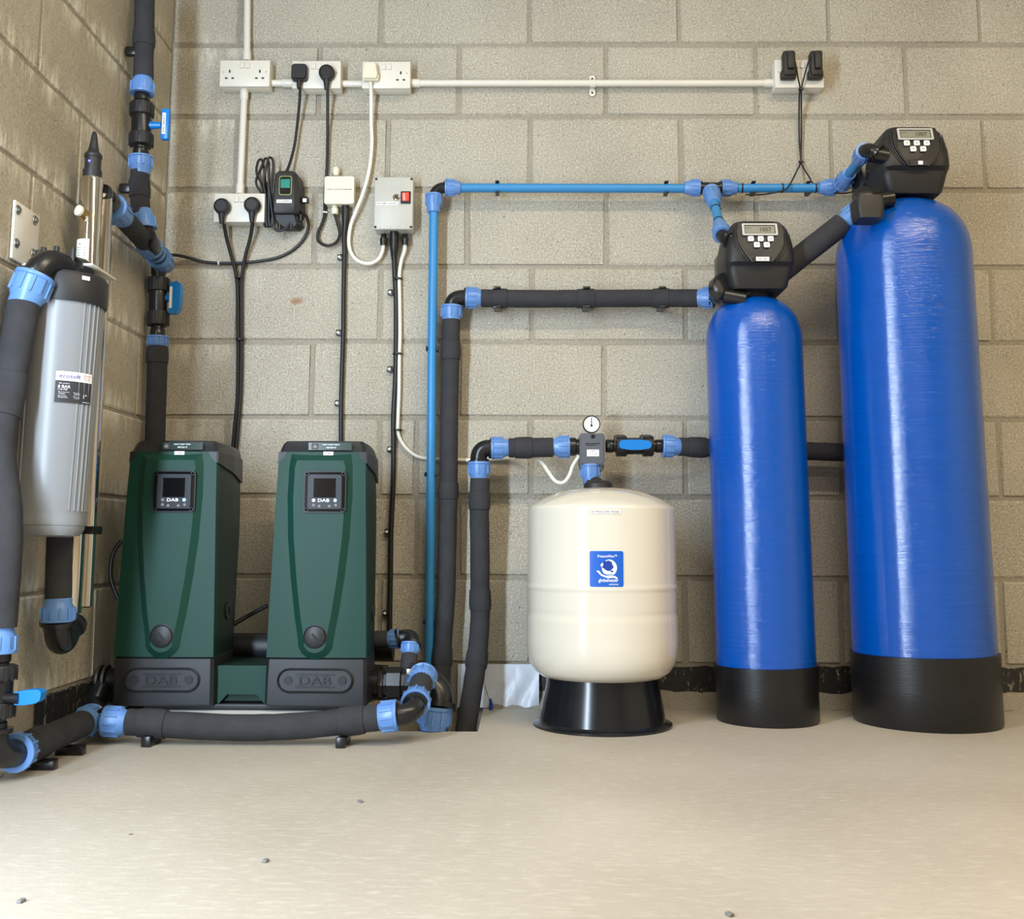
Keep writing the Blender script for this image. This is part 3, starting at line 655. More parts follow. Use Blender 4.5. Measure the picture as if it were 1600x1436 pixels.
ho = .115; s = S(ho, .7); rh = 15.2*s; rn3 = 17*s
T = thing('lagged_pipe', 'grey foam-lagged pipe from the floor pit to the pressure switch', 'pipe', W(745, 1130, .2))
foam(T, [W(750, 748, ho), W(749, 800, ho), W(750, 860, ho*.9), W(750, 920, ho*.8), W(750, 970, ho*.8), W(745, 1030, ho), W(737, 1085, .17), W(728, 1140, .22), W(724, 1175, .24)], rh, (.1, .42, .63))
nut(T, W(748.5, 722, ho), W(748.5, 754, ho), rn3); elbow(T, W(748, 722, ho), W(746, 698, ho), W(768, 700, ho), rh*.86)
nut(T, W(768, 700, ho), W(798, 700, ho), rn3); foam(T, [W(795, 700, ho), W(864, 699, ho)], rh, (.4,)); nut(T, W(890, 698, ho), W(860, 698.5, ho), rn3)
straight(T, 'connector', [(rh*.8, 0), (rh*.95, .1), (rh*.95, .5), (rh*.8, .55), (rh*.8, 1)], W(886, 698, ho), W(912, 698, ho), M_BLK)
T = thing('pressure_switch', 'slate grey pressure switch box with a round dial gauge on top', 'pressure switch', W(925, 735, ho))
of = .150; a, b = W(905.5, 677, of), W(945, 727, of); c = (a+b)/2; w_, h = b.x-a.x, a.z-b.z; s = S(of, .7)
out = rrect(w_, h, .008)
part('housing', MB().prism([V((c.x+x*1.0, -.085, c.z+z)) for x, z in out], -Y*(of-.085)).prism([V((c.x+x*.88, -of, c.z+z*.92)) for x, z in out], -Y*.003), M_PSW, T)
part('lower_housing', MB().loft([[V((c.x+x*k, -(ho+y*.9), W(925, yy, ho).z)) for x, y in rrect(w_, .06, .008)] for yy, k in ((723, 1.0), (732, .95), (736, .85))]), M_PSW, T)
disc('screw', V((c.x+.002, -of-.002, c.z+h*.40)), .0052, .004, M_BLK, T)
part('screw_boss', MB().box(V((c.x+.002, -of-.001, c.z+h*.385)), (.017, .004, .018), .003), M_PSW, T)
lb = plate('label', V((c.x+.002, -of-.003, c.z-h*.12)), 19*s, 10.5*s, .0006, M_LABEL, T, .0005, label='white rating label')
text('lettering', 'INLET', plane(V((c.x+.002, -of-.0038, c.z-h*.06))), .013, .003, M_INKG, lb); text('lettering', '2.5 - 3 BAR', plane(V((c.x+.002, -of-.0038, c.z-h*.15))), .024, .003, M_INKG, lb)
part('name_print', MB().box((c.x+.001, -of-.0032, c.z+h*.17), (.040, .0006, .003)).box((c.x-.004, -of-.0032, c.z+h*.12), (.028, .0006, .002)), M_PDRK, T)
gz = W(923.5, 664, .105); gg = part('gauge_case', MB().lathe([(13.8*s, 0), (14*s, .004), (14*s, .02), (12.6*s, .022), (12.4*s, .018), (1*s, .018)], gz, -Y, 32), M_BLK, T)
disc('gauge_face', gz-Y*.0175, 12.4*s, .0012, M_LABEL, gg, n=28)
part('gauge_needle', MB().box(gz+V((0, -.0195, 3*s)), (.0022, .001, 14*s)).lathe([(.003, 0), (.003, .001)], gz+V((0, -.019, -2*s)), -Y, 12), M_INK, gg)
tk = MB()
for i in range(11):
    an = math.radians(225-27*i); tk.box(gz+V((math.cos(an)*10*s, -.0192, math.sin(an)*10*s)), (.0028, .0006, .0007), 0, Matrix.Rotation(-an, 3, 'Y'))
part('gauge_scale', tk, M_INKG, gg)
T = thing('outlet_stub', 'short blue nut and black elbow feeding the top of the cream vessel', 'pipe fitting', W(924, 757, .2))
q0, q1 = W(922, 727, ho+.015), W(923, 754, ho+.02)
nut(T, q0, q1+(q1-q0)*.12, 15.5*S(.15, .7)); 
VO = .355                                      # distance of the cream vessel's axis from the wall
T2 = T
T = thing('ball_valve', 'ball valve with a bright blue bar handle beside the pressure switch', 'valve', W(990, 697, ho))
valve_body(T, W(946, 697, ho), W(1036, 697, ho), 13.5*S(ho, .7), -Y)
for x in (968, 1008): part('valve_lug', MB().box(W(x, 690, ho), (.030, .030, .036), .005), M_BLKM, T)
q = W(992, 695.5, ho); hy = ho+.038; hc = W(992, 695.5, hy); ss = S(hy, .7)
hd = part('handle', MB().prism([hc+X*a*ss+Z*b*ss for a, b in ((-25, 3), (-22, 7), (-8, 8), (8, 8), (22, 6), (25, 3), (25, -3), (22, -6), (8, -8), (-8, -8), (-22, -6), (-25, -3))], -Y*.014), M_LEVER, T, 'bright blue bar handle')
part('stem', MB().lathe([(.011, 0), (.010, .045)], q, hc-q, 16), M_BLK, T)
T = thing('lagged_pipe', 'grey foam-lagged pipe passing behind both blue tanks', 'pipe', W(1100, 700, .1))
nut(T, W(1035, 697, ho), W(1064, 698, ho), rn3); foam(T, [W(1060, 698, ho), W(1120, 700, .09), W(1200, 702, .075), W(1290, 706, .075), W(1380, 708, .075)], rh*.95, (.13,))
T = thing('lagged_pipe', 'dark foam-lagged pipe slanting up between the two valve heads', 'pipe', W(1215, 430, .2))
g0, g1 = W(1190, 448, .22), W(1316, 350, .24); gd = g1-g0
foam(T, [g0, g1], 18*S(.23, 1.3), ()); nut(T, g1+gd*.20, g1-gd*.02, 17.5*S(.23, 1.3))

# ------------------------------------------------------------------ tanks
def tank(label, px_b, py_front, wb_px, top_px, apex_py, sh_py, bz_py, wbody, wtop):
    fr = G(px_b, py_front); dep = fr.y; s = S(-fr.y, 0); r = wb_px*s/2
    base = V((fr.x, fr.y+r, 0)); r = wb_px*S(-base.y, .06)/2; base.y = fr.y+r; base.x = W(px_b, py_front-15, -base.y).x
    off = -base.y; top = W(top_px, apex_py, off); ax = top-base; H_ = ax.length; d = ax.normalized()
    zsh = W(top_px, sh_py, off).z; zb = W(px_b, bz_py, off+r).z
    rb_ = wbody*S(off, .25)/2-.001; rt = wtop*S(off, zsh)/2
    T = thing('pressure_tank', label, 'tank', base, 'blue fibreglass treatment tanks')
    prof = [(rb_*.9, .02), (rb_, .06), (rb_, zb+.0)]
    for i in range(1, 6): prof.append((rb_+(rt-rb_)*i/5, zb+(zsh-zb)*i/5))
    hd = H_-zsh
    for i in range(1, 13):
        t = math.pi/2*i/12; prof.append((max(rt*math.cos(t)**.72, .035), zsh+hd*math.sin(t)**.98))
    part('tank_shell', MB().lathe(prof, base, ax, 64), M_TANK, T)
    part('boot', MB().lathe([(r*.9, 0), (r*.985, 0), (r, .004), (r*1.0, zb*.55), (rb_+.006, zb-.004), (rb_+.006, zb), (rb_+.001, zb+.001), (rb_*.98, zb-.01)], base, ax, 64), M_BOOT, T, 'black rubber boot')
    return T, base, top, d, off
TS = tank('smaller slim blue tank standing between the cream vessel and the big tank', 1200, 1139, 157, 1175, 466, 535, 1047, 153, 147)
TB = tank('larger wide blue tank at the right end of the row', 1449, 1147, 220, 1406, 318, 405, 1030, 214, 201)

def head(label, px, py, off, dxs, base, kx=1.0):
    """control valve head; drawn in pixels of the smaller head about its centre (1184, 400)"""
    T = thing('valve_head', label, 'control valve', base, 'black control valve heads')
    c0 = W(px, py, off); s = S(off, c0.z)*kx
    def pt(u, v, y): return V((c0.x+u*s, -off-y, c0.z+v*s))
    def ring(v, hw, f, b, rr, n=5):            # plan outline at height v: half width hw, front f, back b (m)
        d_ = f-b; cy = (f+b)/2; return [pt(x/s, v, cy+y) for x, y in rrect(hw*2*s, d_, rr, n)]
    body = part('drive_cover', MB().loft([ring(-56, 40, .046, -.085, .020), ring(-52, 44, .050, -.09, .022), ring(-30, 49.5, .058, -.095, .024), ring(-23, 51.5, .060, -.095, .026), ring(-18, 52.5, .074, -.095, .030), ring(-8, 53, .076, -.095, .032),
                                             ring(10, 52, .071, -.093, .030), ring(28, 48.5, .063, -.090, .028), ring(42, 43, .053, -.086, .026), ring(49, 37, .045, -.08, .024), ring(52, 31, .032, -.06, .018)]), M_BLKM, T)
    fy = lambda v: .0775-.000285*max(0, v+6)-.0000030*max(0, v+6)**2       # front face leans back towards the top
    def fp(u, v, l=.001): return pt(u, v, fy(v)+l)
    outl = [(-33, 45), (33, 45), (37, 30), (35, 10), (27, -6), (16, -20), (-16, -20), (-27, -6), (-35, 10), (-37, 30)]
    kp = part('keypad_panel', MB().prism([fp(u*.97, v, -.004) for u, v in outl], -Y*.0055), M_BEZEL, T)
    for k in (-1, 1):
        part('groove', MB().tube(smooth([fp(k*41, 34, -.0005), fp(k*41.5, 16, -.0005), fp(k*36, -2, -.0005), fp(k*23, -19, -.002)], 4), .0011, 6), M_PDRK, T)
        part('shoulder_rib', MB().tube(smooth([fp(k*37, 36, .0), fp(k*37.5, 16, .0), fp(k*31, -2, .0), fp(k*20, -18, -.001)], 4), .0022, 6), M_BLKM, T)
    def tilt(v): return (fp(0, v+4)-fp(0, v-4)).normalized()
    def pl(name, u, v, w_, h, t, m, par, r=.002, lift=.0015, label=None):
        up = tilt(v); n = X.cross(up); n = n if n.y < 0 else -n
        return plate(name, fp(u, v, lift), w_*s, h*s, t, m, par, r, X, up, n, label), (lambda x, y: fp(u, v, lift)+X*x+up*y+n*(t+.0005))
    fr, _ = pl('screen_frame', -.5, 33, 54, 21, .003, M_SILV, kp, .003)
    _, _ = pl('screen_recess', -.5, 33, 47, 15, .0034, M_PDRK, kp, .001); sc, g = pl('screen', -.8, 32.2, 45, 12.5, .0039, M_LCD, kp, .0008, label='grey liquid crystal screen')
    text('digits', '1007', lambda x, y: g(x+9*s, y), 17*s, 7.5*s, M_LCDT, sc)
    text('lettering', '----', lambda x, y: g(x-17*s, y+2.5*s), 8*s, .8*s, M_LCDT, sc)
    for u, v in ((-15.5, 17), (-.5, 17), (14.5, 17), (-7, 7), (8, 7)):
        b_, g = pl('key', u, v, 8.6, 8.2, .0035, M_LABEL, kp, .0025); text('key_mark', {17: 'ab', 7: 'o'}[v], g, 4*s, 2.5*s, M_INKG, b_)
    st, g = pl('label_recess', .5, -16, 28, 7.5, .0028, M_PDRK, T, .001)
    if dxs: lb, g = pl('label', .5, -15.5, 20, 6, .0034, M_LABEL, T, .0006, label='white name label'); text('lettering', 'FILTER', g, 14*s, 2.4*s, M_INKG, lb)
    else: lb, g = pl('label', 2, -15.5, 7, 5.5, .0034, M_LABEL, T, .0006, label='small white sticker')
    n0 = V((base.x, base.y, pt(0, -56, 0).z))
    return T, pt, s
tt = TS[2]
H1, pt1, s1 = head('black digital valve head on the smaller tank, white name label', 1180, 402, TS[4]+.045, 1, tt)
d1 = TS[3]
part('neck', MB().lathe([(.055, -.012), (.055, .008), (.044, .012), (.044, .045)], tt, d1, 28), M_BLK, H1)
vb = part('valve_body', MB().box(tt+V((-.02, .07, .075)), (.12, .10, .14), .012), M_BLK, H1)
part('meter_housing', MB().lathe([(.030, 0), (.034, .004), (.034, .034), (.028, .04)], W(1124, 452, .235), V((.25, -1, .1)), 24), M_BLK, H1)
part('port', MB().tube([W(1122, 460, .20), W(1150, 455, .24)], .026, 18), M_BLK, H1); part('port', MB().tube([W(1130, 372, .29), W(1150, 376, .29)], .022, 18), M_BLK, H1)
part('bypass_arm', MB().tube([W(1132, 462, .27), W(1165, 468, .28)], .020, 16), M_BLK, H1)
tt2 = TB[2]
H2, pt2, s2 = head('black digital valve head on the larger tank, tiny white sticker', 1418, 256, TB[4]+.05, 0, tt2, 1.0)
d2 = TB[3]
part('neck', MB().lathe([(.060, -.014), (.060, .008), (.046, .012), (.046, .05)], tt2, d2, 28), M_BLK, H2)
part('valve_body', MB().box(tt2+V((-.03, .07, .08)), (.13, .10, .15), .012), M_BLK, H2)
part('port', MB().tube([W(1338, 318, .34), W(1395, 310, .34)], .020, 16), M_BLK, H2); part('port', MB().tube([W(1356, 240, .32), W(1385, 245, .32)], .022, 18), M_BLK, H2)
mh = W(1355, 328, .365)
part('meter_housing', MB().loft([[mh+V((x, y, 0))+V((.0, 0, z)) for x, y in rrect(w_, .07, .012)] for z, w_ in ((-.030, .062), (-.010, .070), (.022, .074), (.030, .062))]), M_BLKM, H2)
part('meter_cap', MB().lathe([(.022, 0), (.024, .006), (.024, .022), (.018, .026)], W(1349, 310, .345), V((-.2, -1, .35)), 20), M_BLK, H2)

# cream pressure vessel
fr = G(942, 1152); s = S(-fr.y, 0); rfl = 116*s; vb_ = V((W(941.5, 1140, -(fr.y+rfl)).x, fr.y+rfl, 0)); vo = -vb_.y
T = thing('pressure_vessel', 'cream enamelled pressure vessel on a flared black skirt', 'pressure vessel', vb_)
zv = lambda py: W(940, py, vo).z
zf = lambda py: W(940, py, vo+.18).z
sv = S(vo, .35); R_ = 117.3*sv
zt, zsh, zbt = zv(764), zv(800), zv(1056)
prof = [(.09, zbt-.004), (R_*.80, zbt+.002), (R_*.90, zbt+.016), (R_*.965, zbt+.036), (R_*.99, zbt+.056), (R_, zbt+.085), (R_, zbt+.088), (R_, zv(969)), (R_, zv(967)), (R_*.996, zv(962)), (R_*.988, zv(958)), (R_*.986, zv(954.5)), (R_*.988, zv(951)), (R_*.990, zv(949)), (R_*.990, zv(947)), (R_*.990, zv(923)), (R_*.990, zv(921)), (R_*.998, zv(918.5)), (R_*1.002, zv(916)), (R_*.998, zv(913)), (R_*.990, zv(910.5)), (R_*.988, zv(908.5)), (R_*.985, zsh+.004), (R_*.985, zsh), (R_*.982, zsh+.006), (R_*.970, zsh+.011), (R_*.94, zsh+.016), (R_*.80, zsh+.032), (R_*.6, zsh+.048), (R_*.35, zsh+.059), (R_*.1, zsh+.063)]
part('vessel_shell', MB().lathe(prof, vb_, Z, 72), M_CREAM, T, angle=40)
zs = zv(1066)
part('skirt', MB().lathe([(rfl, 0), (rfl*1.0, .006), (rfl*.93, .009), (rfl*.905, .013), (rfl*.86, .06), (rfl*.81, zs*.95), (rfl*.80, zbt+.012), (rfl*.78, zbt+.012), (rfl*.78, 0)], vb_, Z, 64, cap=False), M_SKIRT, T, 'flared glossy black skirt')
def gv(px, py, lift=.0006):                    # laid on the shell
    c = W(px, py, vo+R_); a0 = math.asin(max(-1, min(1, (c.x-vb_.x)/R_))); z0 = W(px, py, vo+R_*math.cos(a0)).z
    return lambda x, y, l=lift: V((vb_.x+math.sin(a0+x/R_)*(R_*.988+l), vb_.y-math.cos(a0+x/R_)*(R_*.988+l), z0+y))
def patch(name, g, w_, h, m, T, r=.004, lift=.0012, label=None):
    mb = MB(); n = 12; xs = [-w_/2, -w_/2+r*.3, -w_/2+r]+[-w_/2+r+(w_-2*r)*i/n for i in range(1, n)]+[w_/2-r, w_/2-r*.3, w_/2]
    for x in xs:
        e = max(0, abs(x)-(w_/2-r)); hh = h/2-r+math.sqrt(max(0, r*r-e*e)); mb.v += [g(x, hh, lift), g(x, -hh, lift)]
    mb.f = [[2*i, 2*i+1, 2*i+3, 2*i+2] for i in range(len(xs)-1)]
    return part(name, mb, m, T, label)
g = gv(945.5, 799.5); lb = patch('name_label', g, 47*sv, 5.2*sv, M_LABEL, T, .0005); text('lettering', 'NH PRESSURE VESSEL', lambda x, y: g(x, y, .0020), 43*sv, 2.7*sv, M_INKG, lb)
g = gv(948, 889); w_ = 50*sv
st = patch('sticker', g, w_*1.03, 52*sv*1.03, M_LABEL, T, .004, .0010, 'blue and white maker sticker'); patch('sticker_field', g, w_, 52*sv, M_STICK, st, .004, .0015)
G2 = lambda dx, dy: (lambda x, y: g(x+dx*sv, y+dy*sv, .0022))
text('lettering', 'PressureWave\u2122', G2(1, 18.5), 28*sv, 4*sv, M_PRINT, st); text('lettering', 'globalwater', G2(2.5, -17), 29*sv, 6.5*sv, M_PRINT, st); text('lettering', 'solutions', G2(10, -22), 14*sv, 2.4*sv, M_PRINT, st)
def shape(name, pts, m, l): part(name, MB().add([g(x*sv, y*sv, l) for x, y in pts], [list(range(len(pts)))]), m, st)
shape('globe_disc', [(4+11*math.cos(a*math.pi/16), 1.5+12*math.sin(a*math.pi/16)) for a in range(32)], M_PRINT, .0020)
shape('globe_ocean', [(1.5+7.6*math.cos(a*math.pi/12)*(1+.12*math.sin(5*a)), 5+7*math.sin(a*math.pi/12)*(1+.1*math.cos(4*a))) for a in range(24)], M_STICKB, .0024)
shape('globe_island', [(5, -3), (8, -2), (10, -4), (8, -5), (6, -4.5)], M_STICKB, .0024)
shape('wave_ribbon', [(-15, -3), (-12, -2), (-6, -8), (2, -11), (12, -10), (16, -13), (15, -15), (10, -12.5), (2, -13.5), (-8, -10)], M_PRINT, .0026)
shape('wave_shadow', [(-9, -5.5), (0, -8), (9, -7.5), (9, -8.5), (0, -9.2), (-8, -7)], M_STICK, .0028)
shape('splash', [(-9, 6), (-6, 9), (-5, 5), (-8, 3)], M_PRINT, .0028)
ztop = zsh+.060
cpv = V((vb_.x-.014, vb_.y, ztop))
part('top_flange', MB().lathe([(.038, -.004), (.036, .012), (.030, .018), (.024, .02)], V((vb_.x-.008, vb_.y, ztop)), Z, 28).tube([V((vb_.x-.008, vb_.y, ztop+.008)), V((vb_.x-.035, vb_.y+.01, ztop+.010))], [.016, .013], 14), M_BLKM, T)
elbow(T2, q1, q1-Z*.028, V((vb_.x-.010, vb_.y+.03, ztop+.012)), .016)

# ------------------------------------------------------------------ pumps
PO = .475                                      # front of the pumps
s = S(PO, .3); pb = W(492, 1105, PO); ph = W(492, 688, PO-.02).z-pb.z; pzb = pb.z
PT = thing('booster_pump', 'right-hand green booster pump, brighter, beside the blue pipe', 'pump', V((pb.x, -PO+.14, pzb)), 'green booster pumps')
PX, DEP = pb.x, .285
def zp(py): return W(492, py, PO-.008).z
def hw(z):                                      # half width and front distance at height z
    t = (z-pzb)/ph; return .1205-.0125*t-.004*t*t
def fo_(z):
    t = (z-pzb)/ph; return PO-.012*t-.02*max(0, t-.75)
def pring(z, k=1.0, df=0.0, db=0.0, ch=.016, side=0):
    h_ = hw(z)*k; f = fo_(z)+df; b = PO-DEP*(.74+.26*min(1, max(0, (z-pzb)/ph/.7)))-db
    return [V((PX-h_, -f+ch*.5, z)), V((PX-h_+ch*.45, -f, z)), V((PX-h_*.5, -f-.0035, z)), V((PX, -f-.005, z)), V((PX+h_*.5, -f-.0035, z)), V((PX+h_-ch*.45, -f, z)), V((PX+h_, -f+ch*.5, z)),
            V((PX+h_*1.02, -(f+b)/2, z)), V((PX+h_*.93, -b-.02, z)), V((PX+h_*.80, -b, z)), V((PX-h_*.80, -b, z)), V((PX-h_*.93, -b-.02, z)), V((PX-h_*1.02, -(f+b)/2, z))]
z_g0, z_g1 = zp(1027), zp(718)
lev = lambda a, b, n: [a+(b-a)*i/n for i in range(n+1)]
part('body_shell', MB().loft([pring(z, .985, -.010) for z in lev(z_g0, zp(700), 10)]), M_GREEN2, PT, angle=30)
# front panel: green skin that stops under the black cap with dropped corners
def fpt(px, py, l=0.0):
    z = zp(py); u = (px-492)*s; h_ = hw(z)*1.0; t = max(-1, min(1, u/h_)); return V((PX+u, -fo_(z)-.005*(1-t*t)-l, z))
mb = MB(); rows = lev(1027, 722, 14)+[718, 712, 708, 706]
for py in rows:
    z = zp(py); h_ = hw(z)/s
    if py < 722: h_ -= (722-py)*.55+3
    r_ = [V((PX-h_*s, -fo_(z)+.028, z))]+[fpt(492+h_*(-1+2*i/10), py, .0015) for i in range(11)]+[V((PX+h_*s, -fo_(z)+.028, z))]
    mb.v += r_
for k in range(len(rows)-1):
    for i in range(12): mb.f.append([k*13+i, k*13+i+1, (k+1)*13+i+1, (k+1)*13+i])
part('front_panel', mb, M_GREEN, PT, angle=50)
# raised centre panel tapering down to the round cap
def cout(g_):                                   # outline, g_ pixels grown
    L_ = [(450, 716), (447, 730), (446, 780), (449, 840), (455, 900), (463, 960), (470, 1000)]
    pts = [(x-g_, y-(g_ if y < 720 else 0)) for x, y in L_]
    arc = [(491+(22+g_)*math.cos(math.radians(a)), 1001+(22+g_)*math.sin(math.radians(a))) for a in range(160, 19, -20)]
    return pts+arc+[(984-x+(-2), y) for x, y in reversed(pts)]
A = [fpt(x, y, .0012) for x, y in cout(7)]; B = [fpt(x, y, .0125) for x, y in cout(-4)]; n = len(A)
mb = MB().add(A+B, [[i, (i+1) % n, n+(i+1) % n, n+i] for i in range(n)])
hn = n//2; Bi = list(range(n, 2*n))
for i in range(hn-1 if n % 2 == 0 else hn): 
    a, b, c_, d_ = Bi[i], Bi[i+1], Bi[n-2-i], Bi[n-1-i]
    if b != c_: mb.f.append([a, b, c_, d_])
part('centre_panel', mb, M_GREEN, PT, angle=30)
# black cap
mb = MB(); capz = [704, 698, 692, 688]; kk = [1.0, .985, .955, .90]
top_rings = [pring(zp(y), k, -.001 if y > 700 else -.004-(704-y)*.0006, .002, .02) for y, k in zip(capz, kk)]
mb.loft([pring(zp(707), 1.008, .0016, .004, .016)]+top_rings)
for k in (-1, 1):                                # corner flaps that drop down beside the panel
    e = [fpt(492+k*hw(zp(706))/s, 706, .002), fpt(492+k*(hw(zp(706))/s-13), 706, .002), fpt(492+k*(hw(zp(716))/s-8), 716, .002), fpt(492+k*(hw(zp(722))/s), 723, .002)]
    bk = [p+Y*.02 for p in e]; mb.loft([e, bk])
    bb = PO-DEP; sx = lambda z, t: V((PX+k*hw(z)*(1.0 if t == 0 else 1.03 if t == 1 else .95), -fo_(z)+.0 if t == 0 else (-(fo_(z)+bb)/2 if t == 1 else -bb-.02), z))
    for (t0, z00), (t1, z11) in (((0, 723), (1, 734)), ((1, 734), (2, 746))):
        a = [sx(zp(706), t0), sx(zp(706), t1), sx(zp(z11), t1), sx(zp(z00), t0)]
        mb.loft([[p+X*k*.0025 for p in a], [p-X*k*.006 for p in a]])
part('cap', mb, M_PBLK, PT, angle=30)
# base
mb = MB().loft([pring(zp(1104), .97, -.006), pring(zp(1101), 1.0, .000), pring(zp(1060), 1.005, .002), pring(zp(1030), 1.0, .001), pring(zp(1027), .985, -.004)])
part('base', mb, M_PBLK, PT, angle=25)
def slot(g_, l, n=10):
    r = 19.5+g_; out = []
    for cx, a0 in ((534-2, -90), (450+2, 90)):
        for i in range(n+1):
            a = math.radians(a0+180*i/n); out.append(fpt(cx-0+(r)*math.cos(a), 1062.5-r*math.sin(a), l))
    return out
ob = slot(0, .004); ib = slot(-2.2, .0075); ic = slot(-3.6, .0035); n = len(ob)
bpn = part('badge', MB().add(ob+ib+ic, [[i, (i+1) % n, n+(i+1) % n, n+i] for i in range(n)]+[[n+i, n+(i+1) % n, 2*n+(i+1) % n, 2*n+i] for i in range(n)]+[[2*n+i for i in range(n)]]), M_PBLK, PT, 'embossed oval badge', angle=20)
gb = lambda dx, dy: (lambda x, y: fpt(492+dx, 1062.5+dy, .0052)+X*x+Z*y)
text('lettering', 'DAB', gb(0, 0), 50*s, 13*s, M_PDRK, bpn)
bx = MB()
for z_ in (-1, 1): bx.box(fpt(492, 1062.5+z_*9.5, .005), (60*s, .0012, 1.2*s))
part('lettering_frame', bx, M_PDRK, bpn)
for k in (-1, 1):
    q = fpt(492+k*42, 1062, .0045); part('badge_screw', MB().lathe([(6.4*s, 0), (6.4*s, .0016), (5.2*s, .0016), (5.2*s, .0004)], q, -Y, 20).box(q+V((0, -.0012, 0)), (10*s, .0012, 2*s)), M_PDRK, bpn)
# display
q = fpt(500.5, 769, .0118); wd, hd_ = 67*s, 66*s
dsp = plate('display', q+Y*.003, wd, hd_, .0075, M_BEZEL, PT, .009, label='glossy black control display')
plate('display_rim', q-Y*.0045, wd*.94, hd_*.94, .0022, M_GLASS, dsp, .010); plate('display_glass', q-Y*.0067, wd*.80, hd_*.82, .0012, M_BEZEL, dsp, .006)
plate('screen', q-Y*.0079+Z*6*s, wd*.52, hd_*.46, .0005, M_GLASS, dsp, .001)
for k in (-1, 1):
    for j in (-1, 1): part('screw', MB().lathe([(3*s, 0), (3*s, .001), (1.8*s, .001), (1.6*s, 0)], q+V((k*wd*.43, -.0067, j*hd_*.43)), -Y, 12), M_BEZEL, dsp)
text('lettering', 'DAB', plane(q+V((-1*s, -.0083, -13.5*s))), 18*s, 5*s, M_PRINT, dsp)
for i, (u, v) in enumerate(((-17, -21), (-8, -22.5), (8, -22.5), (18, -21))): part('touch_key', MB().lathe([(2.2*s, 0), (2.2*s, .0003)], q+V((u*s, -.0081, v*s)), -Y, 14), M_INKG, dsp)
disc('status_light', q+V((17*s, -.0080, -13.5*s)), 2.5*s, .0006, M_LEDB, dsp, label='glowing blue light'); wl_ = disc('status_light', q+V((-17*s, -.0080, -13.5*s)), 2.4*s, .0006, M_LEDW, dsp)
# round cap, stickers
q = fpt(491, 994, .0115)
kn = part('access_cap', MB().lathe([(18.6*s, -.004), (18.6*s, .001), (17.2*s, .002), (16.8*s, .0005), (16*s, .004), (15*s, .005)], q, -Y, 36), M_PBLK, PT, 'round black screw cap')
part('slot', MB().box(q+V((0, -.0055, 0)), (3.4*s, .002, 13*s), 0, Matrix.Rotation(math.radians(-38), 3, 'Y')), M_HOLE, kn)
q = fpt(505, 697, .0); n_ = -Y
stp = part('sticker', MB().box(fpt(505, 697.5, .0035), (69*s, .002, 12*s)), M_STRIP, PT, 'dark green strip sticker')
text('lettering', "DON'T WORRY TODAY,", plane(fpt(507, 695, .0046)), 27*s, 2.6*s, M_PRINT, stp); text('lettering', 'WE DO IT', plane(fpt(507, 699.5, .0046)), 16*s, 2.6*s, M_PRINT, stp)
part('sticker_emblem', MB().prism([fpt(481, 697.5, .0045)+X*a+Z*b for a, b in rrect(11*s, 10*s, .003)], -Y*.0004), M_PDRK, stp); part('emblem_mark', MB().prism([fpt(481, 697.5, .005)+X*a*s+Z*b*s for a, b in ((0, 4), (2, 1), (4, 0), (2, -3), (-2, -3), (-4, 0), (-2, 1))], -Y*.0003), M_INKG, stp)
plate('sticker_panel', fpt(528, 697.5, .0046), 11*s, 11*s, .0003, M_SILV, stp, .0004)
lb = plate('label', fpt(502.5, 708.5, .003), 16*s, 5.6*s, .0008, M_LABEL, PT, .0006); text('lettering', 'PUMP', plane(fpt(502.5, 708.5, .0042)), 7*s, 2.2*s, M_INKG, lb)
part('side_grip', MB().lathe([(.022, 0), (.022, .003), (.012, .003), (.010, .001)], V((PX+hw(zp(960))*1.0, -(PO-.12), zp(960))), X, 24), M_PBLK, PT)
def copy_tree(o, parent=None):
    c_ = o.copy(); COL.objects.link(c_); c_.parent = parent
    for ch in list(o.children): copy_tree(ch, c_)
    return c_
P1 = copy_tree(PT); dx = W(252, 1105, PO).x-pb.x
P1.location = PT.location+V((dx, 0, 0)); P1['label'] = 'left-hand green booster pump, darker, in the corner of the room'
for ch in P1.children:
    if ch.name.startswith('display'):
        for g_ in ch.children:
            if g_.name.startswith('status_light') and not g_.get('label'): g_.data = g_.data.copy(); g_.data.materials[0] = M_INKG

# docking base shared by the pumps, and the board under it
T = thing('docking_base', 'green docking base joining the two booster pumps', 'pump base', V(((PX*2+dx)/2, -.3, pzb)))
x0, x1 = PX+dx+.10, PX-.10; c0 = (x0+x1)/2; DF = PO-.03; zt_ = W(373, 1040, DF).z; zb_ = W(373, 1100, DF).z
nx = [(x0, zt_), (x1, zt_), (x1, zb_), (c0+.055, zb_), (c0+.035, zb_+.022), (c0-.035, zb_+.022), (c0-.055, zb_), (x0, zb_)]
part('front_plate', MB().prism([V((a, -DF, b)) for a, b in nx], Y*.01), M_GREEN, T)
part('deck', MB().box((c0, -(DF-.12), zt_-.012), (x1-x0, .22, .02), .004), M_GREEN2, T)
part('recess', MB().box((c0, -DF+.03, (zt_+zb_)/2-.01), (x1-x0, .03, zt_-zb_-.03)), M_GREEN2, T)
part('manifold_tube', MB().tube([V((PX+dx-.1, -.20, zt_+.02)), V((PX+.15, -.20, zt_+.02))], .036, 20), M_PBLK, T)
part('foot_rail', MB().box((c0, -(DF-.02), pzb-.003), (x1-x0+.3, .06, .012), .002), M_PBLK, T)
solo('base_board', MB().box((PX+dx/2-.01, -(PO-.115), pzb/2-.006), (-dx+.20, .30, pzb-.012), .003), M_BOARD, 'white board under the docking base of the green pumps', 'board')
T = thing('link_cable', 'short black cable bridging the gap between the green pumps', 'cable', W(390, 960, .25))
cable(T, [W(362, 978, .25), W(374, 970, .24), W(392, 960, .23), W(418, 946, .24)], .0055)
